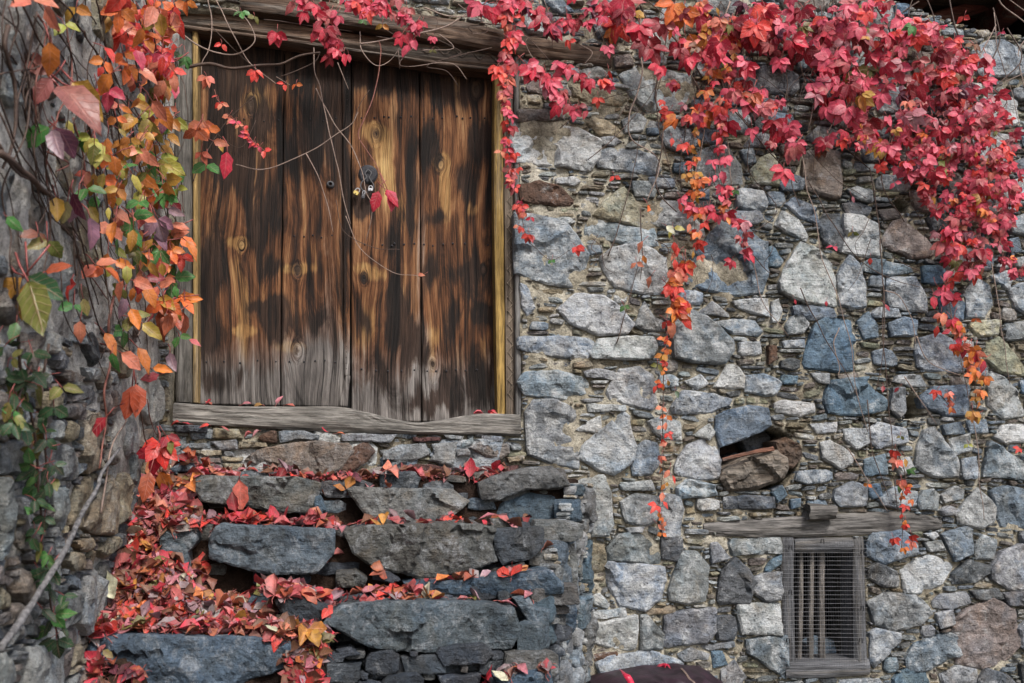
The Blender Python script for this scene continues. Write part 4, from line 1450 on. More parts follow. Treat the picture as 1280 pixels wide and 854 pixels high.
for n_, (ar, q, key) in enumerate(sst):
    vs, fs = block_geo(q, rng.uniform(0.0, 0.03), 0.07, rng, step=0.024, rough=0.013, facet=0.22, to3d=to_side)
    fs = [f[::-1] for f in fs]
    col = stone_col(key, rng); col = (col[0] * .95, col[1] * .94, col[2] * .92, col[3] * 0.8)
    if n_ < 280 and max(p[0] for p in q) < 2.6:
        sp_(obj('stone', vs, fs, M['rock_side'], None, col))
    else:
        rest.add(vs, fs, col)
for (wm, hm, wn_, hn, tries) in ((0.14, 0.05, 0.05, 0.02, 900), (0.08, 0.034, 0.024, 0.012, 2500)):
    for _ in range(tries):
        r = fl.grow_rect(rng, rng.uniform(0.6, 1) * wm, rng.uniform(0.55, 1) * hm, wn_, hn)
        if r is None or (r[1] > 1.8 and rng.random() < 0.8) or (r[0] < 0.75 and r[1] > 1.45 and rng.random() < 0.8):
            continue
        vs, fs = chip_geo(rng, *r, rng.uniform(-0.012, 0.012), 0.05, to_side)
        rest.add(vs, [f[::-1] for f in fs], stone_col(rng.choice('TNNGD'), rng))
tag(sp_(rest.build('small_stones', M['rock_side'])), 'small stones packed between the larger ones', kind='stuff')

# ================================================================= STEPS
steps = tag(empty('stone_steps', (0, -0.6, 0)), 'rough steps of heavy blue-grey stone slabs leading up to the door', 'steps')
def st(o):
    o.parent = steps
    o.matrix_parent_inverse = Matrix.Translation(-steps.location)
    return o
SOLID = []                                            # for dropping leaves on
def step_stone(name, key, poly, yf, depth, seed, rough=0.016, facet=0.34, fine=0.014, bevel=0.010, dark=1.0):
    rg = random.Random(seed)
    q = [(p.x, p.z) for p in (P(u, v, yf) for u, v in poly)]
    vs, fs = block_geo(q, 0.0, depth, rg, step=fine, rough=rough, facet=facet, bevel=bevel, bw=0.016, jit=0.004, relief=1.3,
                       to3d=lambda a, b, h: (a, yf - h, b))
    col = stone_col(key, rg)
    st(obj(name, vs, fs, M['slate'], None, col))
    SOLID.append((vs, fs))
S1, S2, S3, S4 = reg(200, 480, 3.558), reg(420, 500, 3.559), reg(330, 640, 3.122), reg(90, 640, 3.879)
def ss(name, txt, conv, yf, depth, seed, **kw):
    key, poly = parse(txt, conv)[0]
    step_stone(name, key, poly, yf, depth, seed, **kw)
ss('step_slab', '6 145,415 160,405 350,408 600,410 720,440 705,500 680,575 560,575 350,545 190,530 145,470', S1, -0.30, 0.30, 1)
ss('step_slab', '1 245,630 270,620 500,632 780,648 775,760 690,850 500,850 320,810 215,780 215,700', S1, -0.55, 0.32, 2)
ss('stone', '1 0,655 150,650 165,700 120,750 130,840 60,800 0,780', S1, -0.56, 0.25, 3)
ss('stone', '3 690,500 715,490 740,560 710,595 685,580', S1, -0.30, 0.12, 4)
ss('stone', '3 40,375 120,335 155,370 140,390 45,392', S1, -0.22, 0.15, 5)
ss('step_slab', '4 45,395 80,385 330,395 420,390 520,395 600,450 520,520 400,550 160,548 110,490', S2, -0.30, 0.30, 6)
ss('step_slab', '6 630,370 700,335 870,300 960,292 1040,370 1000,390 860,400 720,445 650,445', S2, -0.26, 0.28, 7, facet=0.4)
ss('stone', '3 715,500 740,460 860,412 980,430 985,500 950,560 830,555 720,550', S2, -0.22, 0.22, 8)
ss('step_slab', '2 35,590 110,560 280,555 500,548 640,555 720,570 700,640 720,720 600,760 460,800 380,800 150,740 70,680', S2, -0.55, 0.30, 9, facet=0.3)
ss('step_slab', '5 700,575 930,565 930,650 860,710 740,735 705,670', S2, -0.53, 0.30, 10)
ss('stone', '2 855,680 970,650 995,690 995,780 860,735', S2, -0.50, 0.22, 11)
ss('stone', '2 670,760 840,720 850,770 680,780', S2, -0.52, 0.2, 12)
ss('step_slab', '3 300,820 560,800 950,755 1005,810 1005,854 860,880 640,880 380,850', S2, -0.66, 0.30, 13)
ss('stone', '2 0,770 90,760 140,800 120,840 0,840', S2, -0.60, 0.2, 14)
ss('stone', '5 160,770 240,770 290,800 250,815 165,800', S2, -0.60, 0.2, 15)
ss('step_slab', '1 230,430 290,370 500,350 760,355 980,375 1010,470 970,540 700,550 430,540 330,480', S3, -0.82, 0.34, 16, facet=0.34)
ss('stone', '1 975,340 1035,325 1060,370 1115,380 1110,450 1080,550 1050,540 1030,420', S3, -0.74, 0.3, 17)
ss('stone', '4 1115,395 1180,410 1180,440 1130,500 1115,490', S3, -0.62, 0.2, 18)
ss('stone', '3 1165,330 1215,330 1225,450 1180,540 1160,480', S3, -0.50, 0.3, 19)
ss('stone', '2 1075,335 1175,330 1170,380 1130,390', S3, -0.60, 0.2, 20)
ss('stone', '4 1145,110 1190,50 1230,190 1225,290 1150,270', S3, -0.36, 0.3, 21)
ss('stone', '5 40,340 150,330 260,370 240,430 120,450 70,420', S3, -0.80, 0.22, 22)
ss('stone', '2 280,260 360,230 400,260 390,300 290,295', S3, -0.62, 0.2, 23)
ss('stone', '5 280,540 340,530 380,555 300,575', S3, -0.84, 0.2, 25)
ss('step_slab', '5 620,590 960,550 1060,560 1070,600 900,620 640,640', S3, -0.80, 0.3, 26)
ss('step_slab', '3 900,650 1050,630 1120,620 1130,690 930,700', S3, -0.92, 0.3, 27)
ss('stone', '5 380,580 600,560 620,640 400,660', S3, -0.78, 0.3, 28)
ss('step_slab', '3 75,650 130,600 200,590 500,600 820,610 1060,630 1105,720 1050,760 850,830 700,900 100,900 70,750', S4, -0.97, 0.34, 29, facet=0.3)
# rubble riser under the sill
RISER = '''
D 55,180 205,185 208,215 60,212
T 235,195 350,200 365,240 320,245 230,240
R 435,235 500,200 520,210 520,265 460,260
G 525,210 640,207 710,225 705,250 610,245 530,262
G 805,220 925,220 925,250 800,248
N 370,340 430,290 560,265 660,250 840,262 870,300 810,380 720,430 560,400 470,370
R 865,275 925,255 960,300 925,345 815,415 805,385
G 220,255 340,245 345,290 260,298
T 350,255 470,262 480,280 350,285
T 145,295 270,295 275,315 200,325
G 90,265 220,260 220,285 95,288
G 280,300 320,300 330,320 280,325
T 275,325 370,325 365,345 280,348
T 275,355 370,355 372,380 300,385
G 90,295 138,297 135,318 92,318
D 750,440 860,425 865,440 780,460
N 195,335 268,330 270,350 200,352
N 195,358 270,356 290,385 210,380
'''
for key, poly in parse(RISER, S1):
    step_stone('stone', key, poly, -0.035 - 0.02 * rng.random(), 0.10, int(poly[0][0] * 7), rough=0.010, facet=0.2, bevel=0.010, fine=0.014)
RISER2 = '''
G 22,150 275,152 240,190 25,180
G 210,230 280,200 400,190 420,240 340,275 210,265
G 425,195 545,185 525,295 410,270 440,240
B 560,190 610,165 615,190 560,215
N 590,210 650,183 770,195 780,240 740,262 670,255
G 650,160 740,160 745,185 655,182
G 480,155 570,160 560,178 500,175
N 130,320 180,300 310,280 320,290 180,370
M 290,340 330,315 430,330 430,375 300,380
M 430,335 560,330 640,350 560,375 440,370
G 560,300 600,255 645,270 630,310
M 640,295 820,290 800,330 650,340
T 760,255 840,248 840,270 770,280
G 780,205 830,210 820,225 785,225
M 340,165 470,165 465,182 345,185
M 320,290 410,285 520,305 510,325 340,310
G 535,220 590,215 600,245 540,250
D 210,290 280,270 320,275 200,310
'''
for key, poly in parse(RISER2, S2):
    step_stone('stone', key, poly, -0.035 - 0.02 * rng.random(), 0.10, int(poly[0][0] * 5), rough=0.010, facet=0.2, bevel=0.010, fine=0.014)
# rubble packed between and under the slabs, darkened in colour to deepen the shade
rg = random.Random(55)
def riser_fill(y, u0, u1, v0, v1, polys, big):
    f_ = Filler(P(u0, v1, y).x, P(u1, v1, y).x, P(640, v1, y).z, P(640, v0, y).z)
    for q in polys:
        f_.mark([(p.x, p.z) for p in (P(u, v, y) for u, v in q)], 0)
    for (wlo, whi, hlo, hhi, tries) in ((0.12, 0.24, 0.05, 0.10, 300), (0.05, 0.12, 0.03, 0.06, 900), (0.03, 0.06, 0.02, 0.035, 900)):
        for _ in range(tries):
            q = blob_poly(rg, rg.uniform(f_.a0, f_.a0 + f_.na * f_.cell), rg.uniform(f_.b0, f_.b0 + f_.nb * f_.cell), rg.uniform(wlo, whi), rg.uniform(hlo, hhi))
            if f_.free(q, 0.12):
                f_.mark(q, 0)
                vs, fs = stone_geo(q, rg.uniform(-0.07, -0.01), 0.10, rg, step=0.018, rings=(1.0, 0.95, 0.8, 0.5), rough=0.010, facet=0.25, to3d=lambda a, b, h: (a, y - h, b))
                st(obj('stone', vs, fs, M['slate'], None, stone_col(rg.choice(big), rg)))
                SOLID.append((vs, fs))
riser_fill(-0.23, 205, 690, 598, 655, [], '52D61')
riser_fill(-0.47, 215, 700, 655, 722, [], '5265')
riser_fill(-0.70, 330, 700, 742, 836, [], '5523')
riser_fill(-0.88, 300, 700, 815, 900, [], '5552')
# flank of the steps: a rubble face running from the front corner back to the house wall
fa, fb = P(668, 820, -0.80), P(742, 820, 0.0)
e1 = Vector((fb.x - fa.x, fb.y - fa.y, 0)); FL = e1.length; e1.normalize()
nf = Vector((e1.y, -e1.x, 0))
def to_flank(a, b, h):
    p = Vector((fa.x, fa.y, 0)) + e1 * a + nf * h
    return (p.x, p.y, b)
ff = Filler(0.0, FL, 0.0, 1.5)
def top_at(a):                                     # top line of the flank
    return 0.98 + 0.52 * max(0, min(1, (a / FL - 0.05) / 0.65))
jj, ii = np.mgrid[0:ff.nb, 0:ff.na]
ff.occ |= (jj * ff.cell) > np.vectorize(top_at)(ii * ff.cell) - 0.02
rg = random.Random(77)
for (wlo, whi, hlo, hhi, tries) in ((0.10, 0.2, 0.14, 0.34, 500), (0.07, 0.16, 0.07, 0.16, 1500), (0.04, 0.09, 0.04, 0.08, 2000)):
    for _ in range(tries):
        q = blob_poly(rg, rg.uniform(0.02, FL - 0.02), rg.uniform(0.1, 1.5), rg.uniform(wlo, whi), rg.uniform(hlo, hhi), 7)
        if ff.free(q, 0.01):
            ff.mark(q, 1)
            vs, fs = block_geo(q, rg.uniform(0.0, 0.035), 0.09, rg, step=0.02, rough=0.014, facet=0.3, to3d=to_flank)
            st(obj('stone', vs, fs, M['slate'], None, stone_col(rg.choice('4411GLb36'), rg)))
mb = MB()
for _ in range(1500):
    r = ff.grow_rect(rg, rg.uniform(0.03, 0.09), rg.uniform(0.015, 0.04), 0.016, 0.01)
    if r:
        vs, fs = chip_geo(rg, *r, rg.uniform(-0.01, 0.012), 0.05, to_flank)
        mb.add(vs, fs, stone_col(rg.choice('GLT46'), rg))
tag(st(mb.build('small_stones', M['rock'])), 'small stones packed into the flank of the steps', kind='stuff')

# earth and rubble core under the slabs: one height field
XS0, XS1 = XL - 0.02, 1.15
def core_z(x, y):
    right = 1.0 if x > P(415, 700, -0.6).x else 0.0
    d = -y
    if right:
        z = 1.50 if d < 0.20 else 1.27 if d < 0.44 else 1.00 if d < 0.62 else 0.74 if d < 0.86 else 0.5 if d < 1.2 else 0.25
        if d < 0.05: z = 1.5
    else:
        if d < 0.20: z = 1.49
        elif d < 0.44: z = 1.30 - 0.04 * (d - 0.20) / 0.24
        elif d < 0.94: z = 1.075 - (d - 0.44) / 0.50 * 0.165
        elif d < 1.25 and x > P(352, 800, -0.97).x: z = 0.90 - (d - 0.94) * 0.9
        elif d < 1.25: z = 0.42
        elif d < 1.5: z = 0.3
        else: z = 0.18
    xl2 = P(262, 700, -0.55).x
    if x < xl2:                                     # heap against the side wall
        k = min(1, (xl2 - x) / 0.14)
        zs = 1.52 - max(0, d - 0.18) * 0.80
        if d > 1.1: zs = min(zs, 0.78 - (d - 1.1) * 1.2)
        z = z * (1 - k) + max(0.1, zs) * k
    z += 0.018 * noise.fractal(Vector((x * 9, y * 9, 2)), 0.8, 2.0, 3)
    # stay inside the flank
    s = (Vector((x, y, 0)) - Vector((fa.x, fa.y, 0))).dot(nf)
    if s > -0.05:
        z = 0.0
    return max(0.0, z)
cs = 0.02
nx, ny = int((XS1 - XS0) / cs), int(1.75 / cs)
vs, fs = [], []
for j in range(ny + 1):
    for i in range(nx + 1):
        x, y = XS0 + i * cs, 0.02 - j * cs
        vs.append((x, y, core_z(x, y)))
for j in range(ny):
    for i in range(nx):
        a = j * (nx + 1) + i
        fs.append((a, a + nx + 1, a + nx + 2, a + 1))
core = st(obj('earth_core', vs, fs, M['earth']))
SOLID.append((vs, fs))
bv, bf = [], []
for vs, fs in SOLID:
    k = len(bv)
    bv += [Vector(v) for v in vs]; bf += [tuple(i + k for i in f) for f in fs]
BVH = BVHTree.FromPolygons(bv, bf)

# plum plastic sheet over something at the foot of the wall, with a red strap
def cover_h(a):
    return 0.70 + 0.045 * math.sin(a * 3.0 + 0.6)
vs, fs = [], []
ca, cb = P(738, 840, -0.12), P(892, 840, -0.12)
n, m = 40, 22
for i in range(n + 1):
    s = i / n
    x = ca.x + (cb.x - ca.x) * s
    top = P(0, 838, -0.2).z + 0.0
    top = P(640 + 0, 858 - 12 * math.sin(s * math.pi) - 8 * s + (8 if s > 0.93 else 0), -0.2).z
    for j in range(m + 1):
        t = j / m
        yy = -0.045 - 0.34 * min(1, t / 0.30) - 0.06 * max(0, t - 0.3)
        zz_ = top - 0.02 * min(1, t / 0.3) if t < 0.3 else top - 0.02 - (top - 0.03) * ((t - 0.3) / 0.7) ** 1.05
        w = noise.fractal(Vector((x * 6, t * 3.0, 3)), 0.7, 2, 3) * 0.032 + 0.012 * math.sin(x * 60 + 5 * noise.noise(Vector((x * 5, t * 4, 0)))) * (t > 0.2)
        bulge = 0.05 * math.sin(math.pi * s)
        vs.append((x, yy - w - bulge, max(0.004, zz_ + (w * 0.5 if t < 0.4 else 0))))
for i in range(n):
    for j in range(m):
        a = i * (m + 1) + j
        fs.append((a, a + 1, a + m + 2, a + m + 1))
k = len(vs)
vs += [(v[0], v[1] + 0.004, v[2] - 0.004) for v in vs]
fs += [tuple(i + k for i in f[::-1]) for f in fs]
seam_v = [Vector(vs[27 * (m + 1) + j]) + Vector((0.006 * math.sin(j), -0.004, 0.002)) for j in range(2, m)]
bun = tag(obj('covered_bundle', vs, fs, M['tarp'], None, None, True), 'dark plum plastic sheet draped at the foot of the stone wall', 'tarpaulin')
obj('seam', *tube_geo(seam_v, 0.005, 0.005, 4), M['stem_pale'], bun)
def strap(pts, w, label):
    L = catmull([P(u, v, y) for u, v, y in pts], 6)
    vs, fs = [], []
    for i, p in enumerate(L):
        d = (L[min(i + 1, len(L) - 1)] - L[max(0, i - 1)]).normalized()
        s = d.cross(Vector((0, -1, 0.25))).normalized() * w
        vs += [p - s, p + s, p + s + Vector((0, 0.003, 0)), p - s + Vector((0, 0.003, 0))]
    for i in range(len(L) - 1):
        for k in range(4):
            a, b = i * 4 + k, i * 4 + (k + 1) % 4
            fs.append((a, b, b + 4, a + 4))
    fs += [(0, 1, 2, 3)[::-1], tuple(range(len(vs) - 4, len(vs)))]
    tag(obj('strap', vs, fs, M['ribbon'], None, None, True), label, 'strap')
strap([(777, 838, -0.35), (783, 844, -0.46), (790, 856, -0.475), (797, 880, -0.48)], 0.013, 'long red plastic strap hanging over the plum sheet')
strap([(822, 832, -0.30), (828, 831.5, -0.36), (835, 833, -0.40), (838, 836, -0.47)], 0.009, 'short red plastic tab on top of the plum sheet')

# ================================================================= LEAVES
LC = {'crimson': (0.49, 0.024, 0.050), 'pinkred': (0.61, 0.068, 0.120), 'deepred': (0.24, 0.014, 0.024), 'scarlet': (0.64, 0.048, 0.036),
      'orange': (0.62, 0.155, 0.035), 'salmon': (0.62, 0.17, 0.11), 'amber': (0.46, 0.21, 0.040), 'yellowgreen': (0.36, 0.33, 0.06),
      'green': (0.060, 0.175, 0.045), 'darkgreen': (0.022, 0.058, 0.024), 'olive': (0.15, 0.14, 0.035), 'mauve': (0.24, 0.13, 0.17),
      'pink': (0.44, 0.16, 0.19), 'brown': (0.17, 0.065, 0.035), 'plum': (0.11, 0.022, 0.045), 'cream': (0.55, 0.46, 0.36), 'rose': (0.44, 0.095, 0.10), 'dusky': (0.27, 0.085, 0.075),  # dusky: rose darkened to paint in the side wall's shade
      'rust': (0.36, 0.085, 0.035), 'grey_mauve': (0.30, 0.22, 0.24)}
STA = (0.0, 0.10, 0.26, 0.44, 0.62, 0.80, 0.92, 1.0)
WID = (0.03, 0.48, 0.86, 1.00, 0.90, 0.58, 0.26, 0.0)
def leaflet(rg, L, W, fold, droop, curl, twist=0.0, low=False):
    """one pointed, toothed blade: base at origin, tip along +Y, face along +Z"""
    vs, fs, uv = [], [], []
    sp = (-1, 0, 1) if low else (-1, -0.5, 0, 0.5, 1)
    st_ = list(zip(STA, WID)) if not low else [(STA[i], WID[i]) for i in (0, 1, 3, 5, 7)]
    ph = rg.uniform(0, 6)
    bend = rg.uniform(-0.12, 0.12)
    for i, (t, w) in enumerate(st_):
        for s in sp:
            ww = w * W * (1 + (0.09 * (-1) ** i if abs(s) == 1 else 0))
            x = s * ww + bend * L * t * t
            z = fold * abs(s) * ww - droop * L * t * t + curl * (abs(s) ** 2) * math.sin(math.pi * t) * W
            z += 0.05 * W * math.sin(ph + 9 * t + 2 * s)
            z += twist * s * ww * t
            y = t * L - 0.04 * L * abs(s) * (t > 0.1)
            vs.append(Vector((x, y, z)))
            uv.append((s, t, 0.0))
    k = len(sp)
    for i in range(len(st_) - 1):
        for j in range(k - 1):
            a = i * k + j
            fs.append((a, a + 1, a + k + 1, a + k))
    return vs, fs, uv
def leaf_mesh_raw(kind, var, cname, low=False):
    """kind = number of blades (creeper leaves have up to five), with a petiole; length of the longest blade = 1"""
    rg = random.Random(hash_(kind, var, cname))
    base = LC[cname]
    vs, fs, uv, cs_ = [], [], [], []
    dry = kind < 0
    nb_ = abs(kind)
    for k in range(nb_):
        a = 0 if nb_ == 1 else math.radians(-62 + 124 * k / (nb_ - 1) + rg.uniform(-10, 10)) * (1.15 if nb_ == 5 else 0.85)
        ln = 1.0 - 0.30 * (abs(a) / 1.2) + rg.uniform(-0.08, 0.06)
        if dry:
            v, f, q = leaflet(rg, ln, rg.uniform(0.22, 0.33), rg.uniform(-0.1, 0.9), rg.uniform(-0.55, 0.55), rg.uniform(-0.5, 1.3), rg.uniform(-0.8, 0.8), low)
        else:
            v, f, q = leaflet(rg, ln, rg.uniform(0.20, 0.275), rg.uniform(0.05, 0.5), rg.uniform(0.0, 0.45), rg.uniform(-0.25, 0.2), rg.uniform(-0.3, 0.3), low)
        mt = Matrix.Rotation(-a, 4, 'Z') @ Matrix.Rotation(rg.uniform(-0.35, 0.25), 4, 'X') @ Matrix.Rotation(rg.uniform(-0.3, 0.3), 4, 'Y')
        o = len(vs)
        vs += [mt @ (p + Vector((0, 0.05, 0))) for p in v]
        fs += [tuple(i + o for i in g) for g in f]
        uv += q
        m = rg.uniform(0.78, 1.18)
        h = rg.uniform(-0.10, 0.16)
        c = (base[0] * m, base[1] * m * (1 + h * 2), base[2] * m * (1 + h))
        tip = rg.uniform(0.75, 1.15)
        for (s, t, _) in q:
            g = 1 + (tip - 1) * t
            cs_.append((min(1, c[0] * g), min(1, c[1] * g), min(1, c[2] * g), 0))
    # petiole
    pl = rg.uniform(0.45, 0.8) if not dry else rg.uniform(0.1, 0.5)
    pv, pf = tube_geo([Vector((0, 0.06, 0)), Vector((rg.uniform(-.05, .05), -pl * 0.5, -0.05)), Vector((rg.uniform(-.1, .1), -pl, -0.16))], 0.022, 0.026, 3)
    o = len(vs)
    vs += pv; fs += [tuple(i + o for i in g) for g in pf]; uv += [(0, 0, 0)] * len(pv)
    cs_ += [(0.30, 0.05, 0.05, 0)] * len(pv)
    return vs, fs, uv, cs_
def hash_(*a):
    h = 17
    for x in a:
        for ch in str(x):
            h = (h * 131 + ord(ch)) % 1000003
    return h
_lm, _lr = {}, {}
def leaf_raw(kind, var, c, low=False):
    k = (kind, var, c, low)
    if k not in _lr:
        vs, fs, uv, cs_ = leaf_mesh_raw(kind, var, c, low)
        _lr[k] = (np.array([tuple(v) for v in vs]), fs, uv, np.array(cs_))
    return _lr[k]
def leaf_mesh(kind, var, c, mat):
    k = (kind, var, c, mat)
    if k not in _lm:
        vs, fs, uv, cs_ = leaf_raw(kind, var, c)
        _lm[k] = mesh_data('leaf', vs, fs, M[mat], cs_, True, {'luv': uv})
    return _lm[k]
class Bunch:
    def __init__(self):
        self.v, self.f, self.c, self.u, self.n = [], [], [], [], 0
    def add(self, kind, var, c, mat4, low=False):
        vs, fs, uv, cs_ = leaf_raw(kind, var, c, low)
        m = np.array(mat4)
        self.v.append(vs @ m[:3, :3].T + m[:3, 3])
        self.f += [tuple(i + self.n for i in g) for g in fs]
        self.c.append(cs_); self.u += uv
        self.n += len(vs)
    def build(self, name, mat, parent=None):
        return obj(name, np.vstack(self.v), self.f, M[mat], parent, np.vstack(self.c), True, {'luv': self.u})

class Vine:
    def __init__(self, label, base, seed, group='wild vines growing over the stone walls'):
        self.e = tag(empty('creeper_vine', base), label, 'vine', group)
        self.base = Vector(base)
        self.leaves, self.rg = [], random.Random(seed)
    def part(self, o):
        o.parent = self.e
        o.matrix_parent_inverse = Matrix.Translation(-self.base)
        return o
    def stem(self, pts, r0=0.003, r1=None, mat='stem', wob=0.0, frac=0.03, smooth=6, sides=5):
        L = [p if isinstance(p, Vector) else V(p[0], p[1], p[2] if len(p) > 2 else frac) for p in pts]
        L = catmull(L, smooth)
        if wob:
            L = [p + noise.noise_vector(p * 9) * wob for p in L]
        self.part(obj('stem', *tube_geo(L, r0, r0 * 0.6 if r1 is None else r1, sides, 0.25), M[mat], None, None, True))
        return L
    def leaf(self, p, size, c, kind=None, ang=None, face=None, spread=1.0):
        """p: point or (u,v[,frac]); size in photo pixels of the longest blade; ang: tip direction, degrees from straight down"""
        rg = self.rg
        if not isinstance(p, Vector):
            p = V(p[0], p[1], p[2] if len(p) > 2 else rg.uniform(0.012, 0.05))
        s = size * pxm(p)
        if kind is None:
            kind = rg.choice((5, 5, 4, 3, 3))
        if ang is None:
            ang = rg.gauss(0, 38) * spread
        a = math.radians(ang)
        view = (CAM - p).normalized()
        right = Vector((math.cos(YAW), -math.sin(YAW), 0))
        tip = (right * math.sin(a) + Vector((0, 0, -math.cos(a))) + view * rg.uniform(-0.25, 0.55)).normalized()
        nrm = (view * 0.9 + Vector((rg.gauss(0, 0.38), rg.gauss(-0.1, 0.2), rg.gauss(0.40, 0.40)))) if face is None else face
        nrm = (nrm - tip * nrm.dot(tip)).normalized()
        x = tip.cross(nrm)
        m = Matrix(((x.x, tip.x, nrm.x, p.x), (x.y, tip.y, nrm.y, p.y), (x.z, tip.z, nrm.z, p.z), (0, 0, 0, 1))) @ Matrix.Scale(s, 4)
        self.leaves.append((size, kind, rg.randrange(3), c, m))
    def finish(self, limit=298):
        self.leaves.sort(key=lambda q: -q[0])
        B = Bunch()
        for i, (size, kind, var, c, m) in enumerate(self.leaves):
            if i < limit:
                o = bpy.data.objects.new('leaf', leaf_mesh(kind, var, c, 'leaf'))
                COL.objects.link(o)
                o.parent = self.e
                o.matrix_basis = Matrix.Translation(-self.base) @ m
            else:
                B.add(kind, var, c, m, True)
        if B.n:
            tag(self.part(B.build('small_leaves', 'leaf')), kind='stuff')
        print('vine leaves', len(self.leaves))
def along(L, n, rg, lo=0.0, hi=1.0):
    for k in range(n):
        t = lo + (hi - lo) * (k + rg.random()) / n
        q = t * (len(L) - 1); i = min(int(q), len(L) - 2)
        yield L[i].lerp(L[i + 1], q - i), t
RED = ['crimson'] * 6 + ['pinkred'] * 8 + ['scarlet'] * 2 + ['deepred'] * 2 + ['rose'] * 3 + ['pink'] * 2
ORG = ['orange'] * 4 + ['scarlet'] * 3 + ['salmon'] * 3 + ['amber'] * 1

# ---- 1. the big red creeper over the right-hand wall
v1 = Vine('dense crimson creeper spilling over the top of the stone wall under the roof', P(1150, 40, -0.05), 101)
rg = v1.rg
GAPS = [(985, 112, 20), (1093, 142, 15), (938, 158, 22), (912, 78, 9), (1170, 112, 9), (1010, 172, 20), (1060, 205, 16), (1030, 60, 7), (955, 95, 10), (1255, 60, 18), (1262, 105, 14), (1138, 95, 8), (1225, 90, 6)]
BL = [(800, 22, 40, 34, 15, 1.55), (868, 30, 38, 38, 26, 1.15), (930, 50, 50, 50, 42, 1.1), (1000, 38, 58, 42, 52, 1.1), (1080, 40, 58, 46, 56, 1.0), (1150, 62, 55, 46, 56, .9),
      (1208, 110, 42, 46, 66, .70), (1238, 180, 32, 60, 84, .64), (1180, 150, 55, 46, 74, .72), (1000, 165, 40, 26, 14, .8), (1060, 185, 40, 22, 12, .7), (930, 110, 40, 40, 20, .8), (1130, 190, 40, 30, 26, .7), (1262, 230, 14, 60, 26, .6), (850, 110, 24, 40, 12, .8), (1110, 118, 55, 46, 44, .95), (1044, 108, 36, 36, 24, 1.1), (958, 120, 30, 34, 16, 1.1),
      (896, 150, 26, 32, 12, .95), (1200, 228, 46, 48, 72, .66), (1228, 275, 36, 46, 60, .62), (1190, 292, 20, 26, 18, .85), (1152, 205, 28, 26, 15, .9), (1098, 172, 36, 22, 18, .95),
      (1205, 312, 28, 22, 18, .8), (1218, 335, 12, 16, 6, .7), (980, 170, 26, 20, 10, 1.1), (1140, 22, 40, 24, 16, .8), (1200, 60, 28, 26, 14, .8), (1050, 80, 50, 40, 22, 1.0)]
for (cx, cy, rx, ry, n, sc) in BL:
    for _ in range(int(n * (0.74 if cx < 1110 else 0.92))):
        for _t in range(12):
            r, a = math.sqrt(rg.random()), rg.uniform(0, 6.283)
            u, v = cx + rx * r * math.cos(a), cy + ry * r * math.sin(a)
            if all((u - x) ** 2 + (v + 8 - y) ** 2 > q * q for x, y, q in GAPS) and not (u > 1120 and v < 12 + (u - 1120) * 0.3):
                break
        else:
            continue
        c = rg.choice(RED)
        if u < 905 and rg.random() < 0.3: c = rg.choice(ORG)
        if u > 1120 and rg.random() < 0.10: c = rg.choice(('orange', 'scarlet', 'salmon', 'pink'))
        if rg.random() < 0.11: c = rg.choice(('deepred', 'plum', 'rust', 'deepred', 'brown', 'amber', 'olive'))
        v1.leaf((u, v, rg.uniform(0.008, 0.05)), sc * rg.choice((rg.uniform(9, 16), rg.uniform(14, 22), rg.uniform(18, 28))), c)
# twigs behind the mass and bare stems hanging out of it
for k in range(34):
    u, v = rg.uniform(790, 1260), rg.uniform(-30, 40)
    pts = [(u, v, 0.006)]
    for j in range(rg.randint(3, 6)):
        u += rg.gauss(6, 26); v += rg.uniform(25, 60)
        pts.append((u, v, rg.uniform(0.004, 0.016)))
    v1.stem(pts, rg.uniform(0.0022, 0.005), None, rg.choice(('stem', 'stem', 'stem_pale')), 0.006)
BARE = [[(1000, 170), (1008, 230), (1020, 280), (1030, 330), (1050, 380), (1062, 430), (1072, 490), (1084, 540)],
        [(1086, 210), (1098, 270), (1102, 330), (1106, 400), (1102, 450), (1094, 490)], [(1100, 300), (1104, 370), (1104, 430), (1112, 520), (1118, 600), (1122, 640)],
        [(1010, 225), (1030, 260), (1055, 300), (1080, 330), (1120, 350), (1150, 360)], [(1150, 340), (1130, 330), (1115, 320)], [(1105, 364), (1125, 370), (1140, 400), (1145, 430)],
        [(1146, 420), (1160, 450), (1180, 462), (1200, 470)], [(1050, 410), (1042, 430), (1050, 460), (1048, 470)], [(1185, 340), (1190, 400), (1205, 470), (1220, 540), (1225, 610), (1230, 650)],
        [(880, 100), (860, 150), (850, 210), (858, 260)], [(836, 20), (828, 90), (820, 140), (838, 210), (850, 240)], [(930, 300), (945, 340), (955, 380), (985, 420)],
        [(985, 170), (990, 230), (1000, 260)], [(1060, 560), (1085, 600), (1110, 640)], [(1240, 330), (1250, 400), (1262, 480)], [(760, 320), (775, 280), (790, 220), (800, 170)],
        [(770, 430), (785, 380), (800, 320)], [(900, 220), (880, 240), (865, 250)], [(820, 300), (835, 310), (832, 330)], [(925, 300), (950, 330), (965, 345)],
        [(1000, 360), (1030, 420), (1060, 470), (1075, 500)], [(1085, 500), (1090, 560), (1110, 620)], [(1130, 470), (1150, 500), (1170, 530)]]
for pts in BARE:
    v1.stem(pts, 0.0030, 0.0016, 'stem_pale' if rg.random() < 0.25 else 'stem', 0.008, 0.012)
for k in range(30):                                  # fine twiggery over the stones near the top
    u, v = rg.uniform(740, 1270), rg.uniform(90, 330)
    a = rg.uniform(0.6, 2.2)
    pts = [(u, v, 0.008)]
    for j in range(3):
        u += math.cos(a) * 18 + rg.gauss(0, 6); v += math.sin(a) * 18 + rg.gauss(0, 6)
        pts.append((u, v, rg.uniform(0.006, 0.02)))
    v1.stem(pts, 0.0018, 0.001, 'stem', 0.004)
